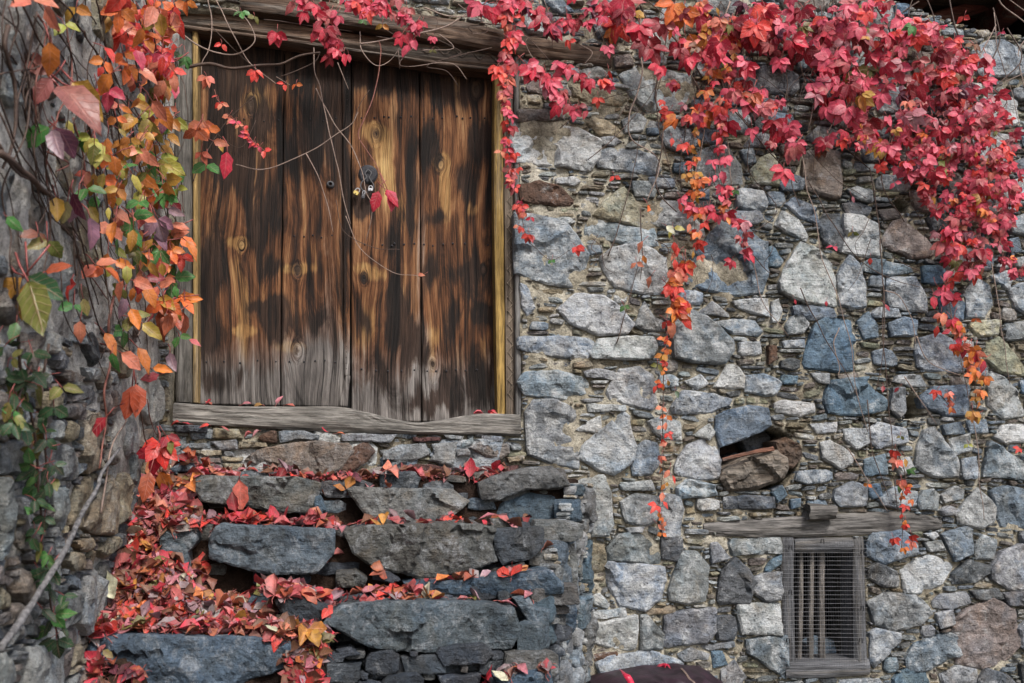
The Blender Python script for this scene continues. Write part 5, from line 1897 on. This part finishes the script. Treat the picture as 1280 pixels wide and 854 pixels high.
# hanging strands: outline, leaves per strand, colours, size from-to
def strand(vn, pts, n, cols, s0, s1, r=0.003, mat='stem', wid=6, kinds=(3, 3, 4, 1), frac=0.02, sp=0.8):
    L = vn.stem(pts, r, r * 0.5, mat, 0.004, frac)
    for p, t in along(L, n, vn.rg):
        q = p + Vector((vn.rg.gauss(0, wid) * pxm(p), -vn.rg.uniform(0, 0.03), vn.rg.gauss(0, 3) * pxm(p)))
        vn.leaf(q, (s0 + (s1 - s0) * t) * vn.rg.uniform(0.75, 1.25), vn.rg.choice(cols), vn.rg.choice(kinds), None, None, sp)
strand(v1, [(880, -5), (890, 50), (882, 105), (868, 160), (864, 220), (868, 270), (870, 318)], 62, ORG + ['amber'], 13, 12)
strand(v1, [(905, 20), (920, 60), (895, 100)], 24, ORG + ['amber', 'yellowgreen'], 11, 10)
strand(v1, [(905, 120), (896, 170), (900, 220), (912, 262), (928, 285), (934, 318)], 40, RED + ['orange'], 16, 12)
strand(v1, [(845, 300), (848, 335), (840, 360), (846, 385), (838, 400)], 26, ORG + ['salmon', 'scarlet'], 17, 17, wid=7)
strand(v1, [(838, 395), (832, 430), (830, 470), (828, 530), (829, 580), (824, 630), (821, 668)], 34, ORG, 13, 11, wid=5, kinds=(1, 1, 3, 2))
strand(v1, [(1215, 330), (1188, 352), (1172, 368), (1200, 372)], 16, ['crimson', 'scarlet', 'pinkred'], 17, 16)
strand(v1, [(1172, 394), (1185, 405), (1200, 425), (1214, 440), (1226, 452)], 24, ['crimson', 'scarlet', 'salmon', 'orange'], 15, 14)
strand(v1, [(1214, 440), (1218, 480), (1222, 520)], 9, ORG + ['amber'], 13, 14)
strand(v1, [(1168, 488), (1180, 498), (1192, 515)], 6, ['orange', 'scarlet', 'rust', 'salmon'], 13, 13)
strand(v1, [(1120, 560), (1132, 595), (1126, 625), (1128, 655), (1126, 692)], 18, ORG + ['green'], 12, 11)
strand(v1, [(1245, 180), (1262, 250), (1250, 300), (1262, 335), (1280, 340)], 40, RED + ['orange'], 14, 11)
strand(v1, [(845, 250), (880, 262), (905, 268)], 12, ['pinkred', 'crimson', 'scarlet'], 13, 12)
strand(v1, [(800, 260), (803, 320), (800, 350)], 5, ['salmon', 'orange'], 15, 13, kinds=(1, 2))
for (u, v, s, c, k) in ((980, 210, 26, 'crimson', 4), (968, 150, 24, 'deepred', 3), (940, 160, 18, 'pinkred', 3), (915, 325, 14, 'crimson', 4), (938, 318, 12, 'crimson', 1), (720, 308, 14, 'scarlet', 4),
                        (690, 325, 10, 'green', 2), (768, 220, 12, 'scarlet', 2), (1042, 308, 12, 'pinkred', 2), (1066, 290, 11, 'olive', 2), (1088, 322, 10, 'scarlet', 1), (1106, 380, 11, 'deepred', 1),
                        (1104, 482, 10, 'deepred', 1), (1124, 484, 9, 'deepred', 1), (993, 374, 7, 'crimson', 1), (1033, 376, 7, 'crimson', 1), (1126, 545, 8, 'olive', 2), (1220, 398, 10, 'orange', 2),
                        (1232, 470, 14, 'orange', 4), (1216, 515, 16, 'amber', 4), (1085, 605, 9, 'orange', 2), (1210, 555, 9, 'yellowgreen', 2), (1274, 560, 9, 'scarlet', 3), (780, 382, 12, 'green', 2),
                        (842, 285, 18, 'yellowgreen', 2), (833, 282, 15, 'cream', 1), (822, 455, 14, 'olive', 2), (845, 488, 12, 'darkgreen', 1), (920, 238, 10, 'green', 3), (1140, 32, 15, 'green', 5),
                        (1065, 245, 10, 'pink', 1), (1118, 228, 12, 'pinkred', 2), (852, 180, 14, 'scarlet', 2), (840, 172, 12, 'scarlet', 1), (1205, 20, 14, 'scarlet', 2), (1252, 40, 10, 'pinkred', 2),
                        (850, 60, 20, 'deepred', 4), (862, 70, 24, 'crimson', 5), (780, 12, 26, 'deepred', 5), (800, 30, 30, 'crimson', 5), (815, 60, 28, 'deepred', 3), (760, 58, 15, 'pinkred', 5),
                        (824, 82, 20, 'crimson', 4), (1028, 30, 27, 'deepred', 5), (1045, 70, 30, 'crimson', 5), (1062, 105, 24, 'deepred', 4), (1075, 40, 28, 'deepred', 4), (990, 50, 26, 'crimson', 5),
                        (1006, 62, 26, 'deepred', 3), (900, 52, 26, 'crimson', 5), (1208, 72, 26, 'scarlet', 5), (1232, 66, 22, 'pink', 1), (1180, 112, 22, 'deepred', 4), (1090, 118, 26, 'deepred', 4)):
    v1.leaf((u, v, rg.uniform(0.03, 0.06)), s, c, k, rg.gauss(0, 18))
v1.finish()

# ---- 2. the creeper over the door head with the strand down the right jamb
v2 = Vine('crimson creeper trailing over the carved door lintel with one strand down the jamb', P(640, 10, -0.05), 202)
rg = v2.rg
strand(v2, [(634, -6), (641, 40), (634, 75), (630, 100), (634, 140), (634, 185), (642, 220), (650, 260), (658, 298)], 74, ['crimson', 'pinkred', 'scarlet', 'scarlet', 'salmon', 'rose'], 16, 10, wid=4.5, kinds=(2, 3, 3, 4), sp=0.6, frac=0.03)
strand(v2, [(650, 80), (672, 92), (690, 105), (708, 122), (722, 140)], 24, RED, 19, 17, wid=7, frac=0.03)
strand(v2, [(690, 80), (720, 92), (745, 105), (762, 88)], 14, ['crimson', 'scarlet', 'pinkred'], 17, 16, wid=6, frac=0.03)
strand(v2, [(655, 0), (672, 20), (690, 34), (706, 30), (725, 22)], 30, ['deepred', 'crimson', 'plum', 'pinkred', 'crimson'], 18, 16, wid=9, frac=0.03)
strand(v2, [(385, -5), (400, 10), (415, 22)], 20, ['crimson', 'pinkred', 'rose'], 17, 16, wid=12, frac=0.035)
strand(v2, [(405, 30), (412, 45), (425, 58), (432, 70)], 20, ['crimson', 'crimson', 'pinkred', 'deepred'], 18, 14, wid=8, frac=0.05)
strand(v2, [(440, -5), (455, 8), (470, 15)], 12, ['crimson', 'pinkred', 'scarlet'], 16, 14, wid=8, frac=0.035)
strand(v2, [(480, -5), (490, 10), (500, 22)], 12, ['crimson', 'pinkred', 'rose'], 16, 15, wid=8, frac=0.035)
strand(v2, [(510, 30), (516, 42), (518, 55)], 9, ['crimson', 'pinkred'], 18, 16, wid=6, frac=0.035)
strand(v2, [(600, 5), (625, 10), (650, -5)], 14, ['crimson', 'pinkred', 'crimson'], 20, 18, wid=8, frac=0.03)
strand(v2, [(730, -4), (745, 10), (738, 30)], 12, ['crimson', 'plum', 'pinkred'], 16, 14, wid=8, frac=0.03)
for (u, v, s, c, k, a) in ((346, 40, 20, 'crimson', 4, 0), (541, 46, 10, 'pinkred', 4, 0), (541, 62, 8, 'olive', 2, 0), (712, 50, 13, 'scarlet', 3, 0), (748, 122, 14, 'scarlet', 3, 0), (319, 88, 17, 'scarlet', 4, 0),
                           (258, 95, 17, 'salmon', 4, 10), (302, 14, 16, 'green', 3, 20), (318, 20, 13, 'olive', 2, 0), (277, 55, 14, 'scarlet', 2, 0), (474, 238, 27, 'crimson', 1, -22), (484, 236, 30, 'pinkred', 1, 14), (482, 236, 27, 'crimson', 1, 44),
                           (355, 105, 12, 'scarlet', 2, -40), (370, 105, 11, 'orange', 2, 0), (522, 343, 9, 'salmon', 1, 80), (530, 343, 8, 'amber', 1, -60), (454, 25, 10, 'green', 2, 0), (478, 30, 14, 'amber', 2, 0)):
    v2.leaf((u, v, 0.045), s, c, k, a)
for pts, n in (([(268, 112), (272, 125), (280, 132)], 3), ([(284, 142), (298, 155), (310, 168)], 6), ([(306, 168), (318, 178), (332, 190)], 6)):
    L = v2.stem(pts, 0.002, 0.0015, 'stem_red', 0, 0.04)
    for p, t in along(L, n, rg):
        v2.leaf(p, rg.uniform(8, 13), rg.choice(('scarlet', 'salmon', 'pinkred')), rg.choice((2, 3)))
TW = [([(232, 84), (262, 80), (290, 86), (320, 82), (350, 80), (375, 70), (400, 66)], .0085, 'stem'), ([(224, 40), (245, 55), (270, 66), (295, 68), (318, 52), (312, 30), (296, 14), (270, 10)], .004, 'stem_pale'),
      ([(260, 0), (265, 30), (260, 62), (252, 80), (254, 110)], .003, 'stem_pale'), ([(270, 0), (290, 40), (312, 78), (345, 105)], .003, 'stem_pale'), ([(262, 30), (290, 60), (318, 84)], .0022, 'stem'),
      ([(350, 96), (390, 80), (400, 66)], .0028, 'stem'), ([(345, 96), (362, 106)], .002, 'stem_pale'), ([(392, 60), (393, 90), (400, 108), (405, 135), (412, 170), (422, 210), (430, 250), (438, 280)], .0033, 'stem_pale'),
      ([(450, 40), (452, 62), (470, 82), (490, 74), (505, 50)], .003, 'stem_pale'), ([(473, 50), (476, 68), (470, 110), (455, 150), (448, 170), (460, 190), (470, 205), (478, 228), (482, 240)], .003, 'stem_red'),
      ([(450, 55), (470, 52), (520, 42), (560, 32), (590, 12)], .005, 'stem_pale'), ([(422, 78), (430, 98), (436, 112)], .0022, 'stem_pale'), ([(498, 62), (500, 86)], .002, 'stem_pale'),
      ([(440, 160), (450, 130), (462, 112)], .002, 'stem'), ([(295, 206), (330, 212), (365, 200), (395, 185), (420, 168), (440, 155), (448, 140)], .0028, 'stem_pale'), ([(382, 192), (398, 220), (410, 260), (416, 290)], .0025, 'stem_pale'),
      ([(395, 110), (415, 150), (440, 185), (452, 215), (458, 240), (466, 260), (458, 300)], .0028, 'stem_pale'), ([(420, 250), (430, 290), (470, 310), (500, 312)], .0022, 'stem'),
      ([(432, 270), (450, 310), (490, 340), (522, 345)], .0022, 'stem_pale'), ([(330, 25), (360, 28), (400, 34), (440, 40)], .0028, 'stem'), ([(530, 10), (560, 20), (600, 18), (640, 0)], .004, 'stem_pale'),
      ([(690, 60), (690, 30), (680, 0)], .0025, 'stem_pale'), ([(745, 78), (755, 55), (742, 20)], .0025, 'stem'), ([(700, 160), (740, 130), (800, 110), (840, 100)], .0022, 'stem'), ([(735, 200), (770, 170), (812, 122), (826, 92)], .0024, 'stem'),
      ([(240, 230), (258, 190), (285, 150), (318, 120)], .0026, 'stem'), ([(230, 150), (260, 160), (300, 185), (320, 150)], .002, 'stem'), ([(600, 28), (650, 40), (700, 90)], .0025, 'stem_pale'), ([(656, 298), (670, 310), (690, 325), (716, 310)], .0018, 'stem')]
for pts, r, mt in TW:
    v2.stem([(u, v, 0.022 if u < 640 else 0.012) for u, v in pts], r, r * 0.6, mt, 0.004)
for k in range(16):
    u, v = rg.uniform(500, 760), rg.uniform(-10, 60)
    pts = [(u, v)]
    for j in range(3):
        u += rg.gauss(0, 22); v += rg.uniform(-8, 26); pts.append((u, v))
    v2.stem(pts, 0.0024, 0.0014, rg.choice(('stem', 'stem_pale')), 0.006, 0.02)
v2.finish()

# ---- 3. the many-coloured creeper on the side wall
v3 = Vine('orange, yellow and green creeper hanging thickly on the side wall left of the door', PL(150, 20), 303)
rg = v3.rg
STR = [([(150, -10), (160, 40), (172, 90), (185, 150), (198, 210), (205, 260), (215, 310), (222, 370)], 60), ([(178, -10), (190, 40), (200, 90), (205, 140), (210, 200)], 44), ([(205, -10), (212, 30), (205, 70), (195, 100)], 34),
       ([(130, 60), (140, 130), (150, 190), (155, 240), (170, 300), (190, 350), (200, 400)], 50), ([(105, 120), (118, 180), (130, 230), (138, 280), (150, 330), (160, 380), (175, 430)], 34), ([(160, 120), (170, 180), (182, 240), (190, 300), (205, 350), (215, 400)], 36)]
for pts, n in STR:
    L = v3.stem(pts, 0.003, 0.0018, 'stem', 0.008, 0.06)
    for p, t in along(L, int(n * 0.95), rg):
        v_ = t * (pts[-1][1] - pts[0][1]) + pts[0][1]
        if v_ < 110: cols = ['orange'] * 4 + ['scarlet'] * 3 + ['salmon'] * 3 + ['amber', 'pinkred']
        elif v_ < 260: cols = ['amber'] * 3 + ['orange'] * 3 + ['yellowgreen'] * 4 + ['salmon', 'olive', 'green']
        else: cols = ['amber'] * 2 + ['orange'] * 2 + ['olive'] * 2 + ['salmon'] * 2 + ['green', 'rust', 'yellowgreen', 'mauve']
        q = p + Vector((0, 0, 0))
        q += Vector((rg.gauss(0, 9), 0, rg.gauss(0, 6))) * pxm(p) + (CAM - p).normalized() * rg.uniform(0, 0.16)
        v3.leaf(q, rg.uniform(14, 36), rg.choice(cols), rg.choice((1, 1, 1, 2, 3)), None, None, 0.9)
# the large nearer leaves that can be told apart: (u, v, size, colour, blades, tip angle)
for (u, v, s, c, k, a) in ((66, 94, 48, 'dusky', 1, -125), (66, 96, 40, 'dusky', 1, -35), (72, 106, 82, 'dusky', 1, 42), (90, 100, 66, 'amber', 1, 38), (64, 158, 44, 'green', 1, -60), (66, 160, 46, 'mauve', 1, 10), (70, 158, 52, 'plum', 1, 40), 
                           (200, 8, 42, 'rust', 1, 8), (190, 6, 36, 'orange', 1, -20), (214, 14, 34, 'scarlet', 1, 30), (180, 30, 26, 'yellowgreen', 2, 20), (165, 26, 34, 'scarlet', 3, 0), (40, 0, 40, 'salmon', 2, 20), (62, 50, 44, 'orange', 1, 15), (55, 8, 40, 'salmon', 1, 25),
                           (120, 175, 40, 'yellowgreen', 1, 10), (118, 215, 34, 'amber', 1, 0), (90, 240, 38, 'plum', 1, 20), (98, 245, 36, 'mauve', 1, -10), (108, 235, 30, 'green', 2, 40), (112, 270, 40, 'mauve', 1, 15), (85, 250, 32, 'olive', 1, -10), (70, 245, 34, 'amber', 1, 10),
                           (172, 265, 30, 'salmon', 2, 15), (180, 258, 26, 'rose', 1, 0), (212, 250, 26, 'deepred', 2, 0), (205, 236, 24, 'rust', 1, 10), (222, 235, 18, 'yellowgreen', 2, 20), (205, 225, 20, 'green', 2, 0), (260, 160, 20, 'orange', 2, 30), (252, 152, 26, 'rust', 4, 0), (246, 162, 24, 'rust', 2, -10), (266, 176, 18, 'salmon', 1, 70),
                           (284, 188, 36, 'crimson', 1, 4), (276, 178, 14, 'amber', 1, 10), (258, 205, 28, 'green', 2, 5), (252, 190, 16, 'salmon', 3, 10), (218, 148, 26, 'yellowgreen', 2, 0), (226, 150, 22, 'olive', 1, 30), (232, 70, 18, 'green', 4, 0), (216, 64, 16, 'darkgreen', 2, 0), (205, 145, 22, 'plum', 1, 0), (198, 100, 22, 'scarlet', 1, 5),
                           (30, 345, 58, 'amber', 1, -38), (32, 345, 62, 'darkgreen', 1, 60), (34, 348, 78, 'olive', 1, 22), (36, 348, 60, 'amber', 1, 4), (55, 340, 38, 'rust', 1, 110), (88, 355, 26, 'scarlet', 2, 5), (92, 380, 28, 'green', 2, 0), (104, 372, 24, 'olive', 1, 15), (100, 400, 26, 'salmon', 1, 0), (118, 330, 34, 'salmon', 2, 40), (130, 335, 30, 'orange', 2, 20),
                           (200, 385, 40, 'rust', 1, -4), (196, 384, 36, 'rose', 1, -48), (210, 382, 36, 'rust', 1, 30), (222, 376, 30, 'orange', 1, 95), (224, 420, 20, 'green', 2, 30), (212, 440, 28, 'mauve', 1, 12), (236, 424, 16, 'rose', 1, 70), (165, 350, 30, 'salmon', 1, 80), (182, 345, 28, 'deepred', 2, 30), (180, 355, 30, 'orange', 1, 40), (140, 440, 24, 'green', 1, 0), (150, 440, 34, 'salmon', 1, 60), (130, 415, 30, 'orange', 1, 40),
                           (170, 478, 40, 'rust', 1, 4), (166, 480, 42, 'rust', 1, -8), (134, 520, 40, 'deepred', 1, -40), (190, 460, 26, 'orange', 1, 80), (200, 468, 22, 'deepred', 1, -70), (222, 300, 30, 'orange', 2, 20), (232, 300, 28, 'orange', 1, 50), (228, 318, 22, 'scarlet', 3, 0), (190, 290, 20, 'green', 2, 0), (80, 30, 24, 'yellowgreen', 2, 30), (95, 8, 30, 'amber', 2, 0), (150, 10, 30, 'orange', 3, 0),
                           (200, 552, 34, 'scarlet', 5, 10), (196, 560, 36, 'crimson', 3, -10), (188, 588, 40, 'rust', 1, -12), (200, 588, 34, 'orange', 1, 22), (208, 545, 22, 'deepred', 2, 30), (214, 550, 18, 'olive', 1, 0), (8, 270, 24, 'green', 1, 40), (60, 300, 34, 'olive', 2, 0), (48, 290, 30, 'brown', 2, 0)):
    v3.leaf((u, v, rg.uniform(0.05, 0.10)), s * 1.05, c, k, a, None)
for k in range(46):                                  # tangle of thin stems
    u, v = rg.uniform(-20, 180), rg.uniform(-40, 160)
    pts = [(u, v, rg.uniform(0.01, 0.05))]
    dr_ = rg.uniform(0.05, 0.75)
    for j in range(rg.randint(3, 6)):
        u += rg.gauss(30 * dr_, 14); v += rg.uniform(35, 70)
        u = min(u, 232)
        pts.append((u, v, rg.uniform(0.01, 0.06)))
    v3.stem(pts, rg.uniform(0.0014, 0.0034), None, rg.choice(('stem', 'stem', 'stem', 'stem_red')), 0.010)
for pts, r, mt in (([(0, 94), (50, 82), (85, 55), (105, -4)], .0022, 'stem'), ([(22, -5), (60, 70), (100, 120), (150, 150), (230, 163)], .003, 'stem'), ([(12, 30), (8, 60), (20, 110), (18, 170), (4, 210)], .006, 'stem'), ([(0, 190), (40, 225), (70, 250)], .010, 'stem'),
                   ([(0, 180), (20, 215), (60, 240), (100, 300)], .004, 'stem'), ([(60, 190), (85, 205), (70, 215)], .003, 'stem_red'), ([(142, 370), (136, 410), (139, 450), (131, 490), (133, 530), (124, 585)], .005, 'stem_red'), ([(126, 640), (140, 560), (160, 520), (172, 470)], .004, 'stem_pale'), ([(172, 480), (180, 540), (186, 560)], .003, 'stem'),
                   ([(60, 240), (62, 300), (52, 345)], .003, 'stem'), ([(90, 290), (110, 360), (130, 420), (160, 440), (190, 462)], .003, 'stem'), ([(172, 420), (190, 390), (205, 380)], .004, 'stem_pale'), ([(20, 345), (22, 400), (24, 460)], .0035, 'stem'), ([(184, 500), (190, 530), (200, 548)], .0022, 'stem_red')):
    v3.stem(pts, r, r * 0.6, mt, 0.006, 0.045)
v3.finish()

# ---- 4. green strand at the foot of the side wall
v4 = Vine('dark green leafy strand hanging down low on the side wall', PL(50, 640), 404)
rg = v4.rg
for pts, n in (([(22, 400), (26, 460), (36, 510), (44, 560), (48, 610), (52, 660), (58, 720), (66, 770), (74, 800)], 42), ([(60, 430), (50, 500), (55, 560), (60, 620)], 12), ([(40, 460), (24, 500), (20, 540)], 10)):
    L = v4.stem(pts, 0.004, 0.0025, 'stem', 0.006, 0.05)
    for p, t in along(L, n, rg):
        q = p + Vector((rg.gauss(0, 10), 0, rg.gauss(0, 4))) * pxm(p) - Vector((0, 1, 0)) * rg.uniform(0, 0.05)
        v4.leaf(q, rg.uniform(18, 34), rg.choice(('darkgreen', 'darkgreen', 'green', 'darkgreen', 'olive')), rg.choice((1, 1, 2, 3)), rg.gauss(10, 50))
v4.finish()

# ---- dead branch leaning on the side wall
L = catmull([PL(0, 812, XL + 0.10), PL(40, 755, XL + 0.09), PL(80, 690, XL + 0.08), PL(104, 640, XL + 0.07), PL(122, 610, XL + 0.06), PL(128, 590, XL + 0.05), PL(150, 560, XL + 0.04)], 8)
tag(obj('dead_branch', *tube_geo(L, 0.0095, 0.005, 8, 0.5), M['branch'], None, None, True), 'bare grey dead branch leaning against the side wall', 'branch')

# ================================================================= FALLEN LEAVES
rg = random.Random(909)
CN = {'crimson': 'crimson', 'scarlet': 'scarlet', 'pink': 'pale pink', 'rose': 'rose pink', 'orange': 'orange', 'salmon': 'salmon', 'brown': 'brown', 'amber': 'amber yellow',
      'deepred': 'dark red', 'grey_mauve': 'greyish mauve', 'green': 'green', 'yellowgreen': 'yellow-green', 'plum': 'plum', 'rust': 'rust brown', 'olive': 'olive', 'cream': 'cream'}
FC = ['crimson'] * 4 + ['scarlet'] * 4 + ['rose'] * 7 + ['pink'] * 7 + ['salmon'] * 2 + ['deepred'] * 6 + ['rust'] * 5 + ['brown'] * 6 + ['grey_mauve'] * 5 + ['orange'] * 1 + ['amber', 'olive', 'plum', 'cream']
fallen = []
def drop(x, y, size, c, lift, kind=None, zmin=0.0, flat=0.5):
    hit = BVH.ray_cast(Vector((x, y, 1.72)), Vector((0, 0, -1)))
    if hit[0] is None or hit[0].z < zmin:
        return
    p, n = hit[0], hit[1]
    if n.z < 0: n = -n
    if n.z < 0.35:
        return
    n = (n * 0.7 + Vector((0, -0.15, 0.5)) + Vector((rg.gauss(0, flat), rg.gauss(-0.15, flat), 0))).normalized()
    t = Vector((rg.gauss(0, 1), rg.gauss(0, 1), rg.gauss(0, 0.2)))
    t = (t - n * t.dot(n)).normalized()
    x_ = t.cross(n)
    p = p + Vector((0, 0, lift))
    m = Matrix(((x_.x, t.x, n.x, p.x), (x_.y, t.y, n.y, p.y), (x_.z, t.z, n.z, p.z), (0, 0, 0, 1))) @ Matrix.Scale(size, 4) @ Matrix.Translation((0, -0.45, 0))
    fallen.append((size, kind or rg.choice((-1, -1, -1, -1, -2, -3)), rg.randrange(4), c, m, p.copy()))
xb = lambda u, y: P(u, 700, y).x
# heap above the bottom slab, strip against the side wall, then each tread
AREAS = [  # x range at that depth (photo columns), y range, count, layers
    ((120, 372), (-0.58, -0.93), 760, 0.030), ((130, 250), (-0.20, -0.58), 380, 0.035), ((80, 140), (-0.50, -1.0), 90, 0.03), ((200, 420), (-0.33, -0.50), 170, 0.02), ((420, 690), (-0.31, -0.47), 40, 0.006),
    ((205, 430), (-0.06, -0.22), 70, 0.006), ((430, 610), (-0.05, -0.21), 50, 0.006), ((355, 660), (-0.60, -0.74), 90, 0.004), ((335, 412), (-0.72, -1.2), 240, 0.03), ((400, 690), (-0.86, -1.02), 130, 0.02), ((40, 130), (-0.95, -1.20), 110, 0.03)]
for (ur, yr, n, lay) in AREAS:
    for _ in range(n):
        y = rg.uniform(yr[1], yr[0])
        x = rg.uniform(xb(ur[0], y), xb(ur[1], y))
        if x < XL + 0.03: x = XL + 0.03
        t = rg.random()
        drop(x, y, rg.uniform(0.038, 0.084), rg.choice(FC), 0.004 + lay * t, None, 0.55, 0.28)
# what lies under the heap
CORE_N = len(fallen)
for _ in range(1500):
    y = rg.uniform(-1.15, -0.05); x = rg.uniform(XL + 0.03, xb(690, y))
    s = (Vector((x, y, 0)) - Vector((fa.x, fa.y, 0))).dot(nf)
    if s < -0.06:
        z = core_z(x, y)
        hit = BVH.ray_cast(Vector((x, y, 1.72)), Vector((0, 0, -1)))
        if hit[0] is not None and abs(hit[0].z - z) < 0.03:
            drop(x, y, rg.uniform(0.04, 0.075), rg.choice(('brown', 'rust', 'deepred', 'brown', 'plum', 'crimson')), rg.uniform(0.002, 0.02), None, 0.5, 0.3)
# leaves on the sill and a few single ones
def lay_at(u, v, y, size, c, kind, tip, nrm):
    p = P(u, v, y); s = size * pxm(p)
    t = Vector(tip).normalized(); n = Vector(nrm); n = (n - t * n.dot(t)).normalized(); x_ = t.cross(n)
    m = Matrix(((x_.x, t.x, n.x, p.x), (x_.y, t.y, n.y, p.y), (x_.z, t.z, n.z, p.z), (0, 0, 0, 1))) @ Matrix.Scale(s, 4)
    fallen.append((9, kind, rg.randrange(4), c, m, p))
for (u, c) in ((255, 'crimson'), (265, 'salmon'), (302, 'pink'), (328, 'amber'), (345, 'pink'), (356, 'salmon'), (605, 'crimson'), (612, 'scarlet'), (620, 'crimson')):
    lay_at(u, 506 if u < 400 else 517, 0.02, 13, c, -1, (rg.gauss(0, 1), rg.gauss(0, .4), 0.12), (0, -0.4, 1))
for (u, v, c) in ((225, 528, 'scarlet'), (238, 530, 'crimson'), (262, 531, 'scarlet'), (276, 533, 'rose'), (315, 541, 'rose'), (325, 538, 'pink'), (410, 540, 'crimson'), (420, 542, 'rust')):
    lay_at(u, v, -0.06, 11, c, -1, (rg.gauss(0, 1), -0.3, -0.1), (0, -0.6, 1))
lay_at(299, 598, -0.335, 40, 'salmon', -1, (0.05, -0.10, -1), (0, -1, 0.1))
lay_at(295, 640, -0.42, 24, 'deepred', -1, (-0.3, -0.2, 1), (0, -1, 0.3))
lay_at(112, 712, -0.80, 44, 'cream', -1, (0.6, -0.2, -0.7), (0.3, -1, 0.4))
lay_at(72, 805, -1.05, 40, 'grey_mauve', 2, (0.3, -0.2, 1), (0, -1, 0.3))
lay_at(150, 838, -1.01, 20, 'green', 1, (0.5, -0.3, -0.5), (0, -1, 0.5))
lay_at(128, 812, -1.01, 20, 'olive', 1, (0.6, -0.3, -0.4), (0, -1, 0.5))
lay_at(376, 830, -1.02, 28, 'yellowgreen', 1, (-0.2, -0.3, -0.6), (0, -1, 0.7))
lay_at(385, 785, -0.93, 30, 'amber', -3, (0.3, -0.4, -0.4), (0, -1, 0.8))
vis = []
B = Bunch()
front = [f for i, f in enumerate(fallen) if i < CORE_N or f[0] == 9]
under = [f for i, f in enumerate(fallen) if not (i < CORE_N or f[0] == 9)]
front.sort(key=lambda f: -(f[0] * (1.0 if f[0] != 9 else 10) / (f[5] - CAM).length + 0.25 * f[4].translation.z * 0 + (0.002 if f[5].y < -0.5 else 0)))
def place_name(p):
    d = -p.y
    if d < 0.05: return 'on the worn wooden door sill', 'sill'
    if d < 0.30: return 'on the top tread below the door sill', 'top'
    if d < 0.57: return 'on the tread behind the second row of slabs', 'second'
    if p.x < P(410, 740, -0.8).x: return 'in the heap above the bottom slab', 'heap'
    return 'on the tread behind the long lower slab', 'lower'
for i, (size, kind, var, c, m, p) in enumerate(front):
    if i < 300:
        o = bpy.data.objects.new('fallen_leaf', leaf_mesh(kind, var, c, 'dry'))
        COL.objects.link(o); o.matrix_basis = m
        w, g = place_name(p)
        kd = {1: 'single', 2: 'two-bladed', 3: 'three-bladed'}[abs(kind)]
        sz = 'large' if m.to_scale()[0] > 0.072 else 'small'
        if g == 'heap':
            w = 'in the heap above the bottom slab'
            w = ('in the heap against the side wall' if p.x < P(190, 740, -0.7).x else 'in the heap beside the long lower slab' if p.x > P(330, 780, -0.85).x else 'in the heap under the second row of slabs' if p.y > -0.74 else w)
        tag(o, '%s %s %s leaf %s' % (sz, kd, CN[c], w), 'leaf', 'fallen leaves on the steps')
    else:
        B.add(kind, var, c, m, True)
for (size, kind, var, c, m, p) in under:
    B.add(kind, var, c, m, True)
tag(B.build('leaf_litter', 'dry'), 'litter of small dry red and brown leaves covering the stone treads', kind='stuff')
print('fallen', len(fallen))
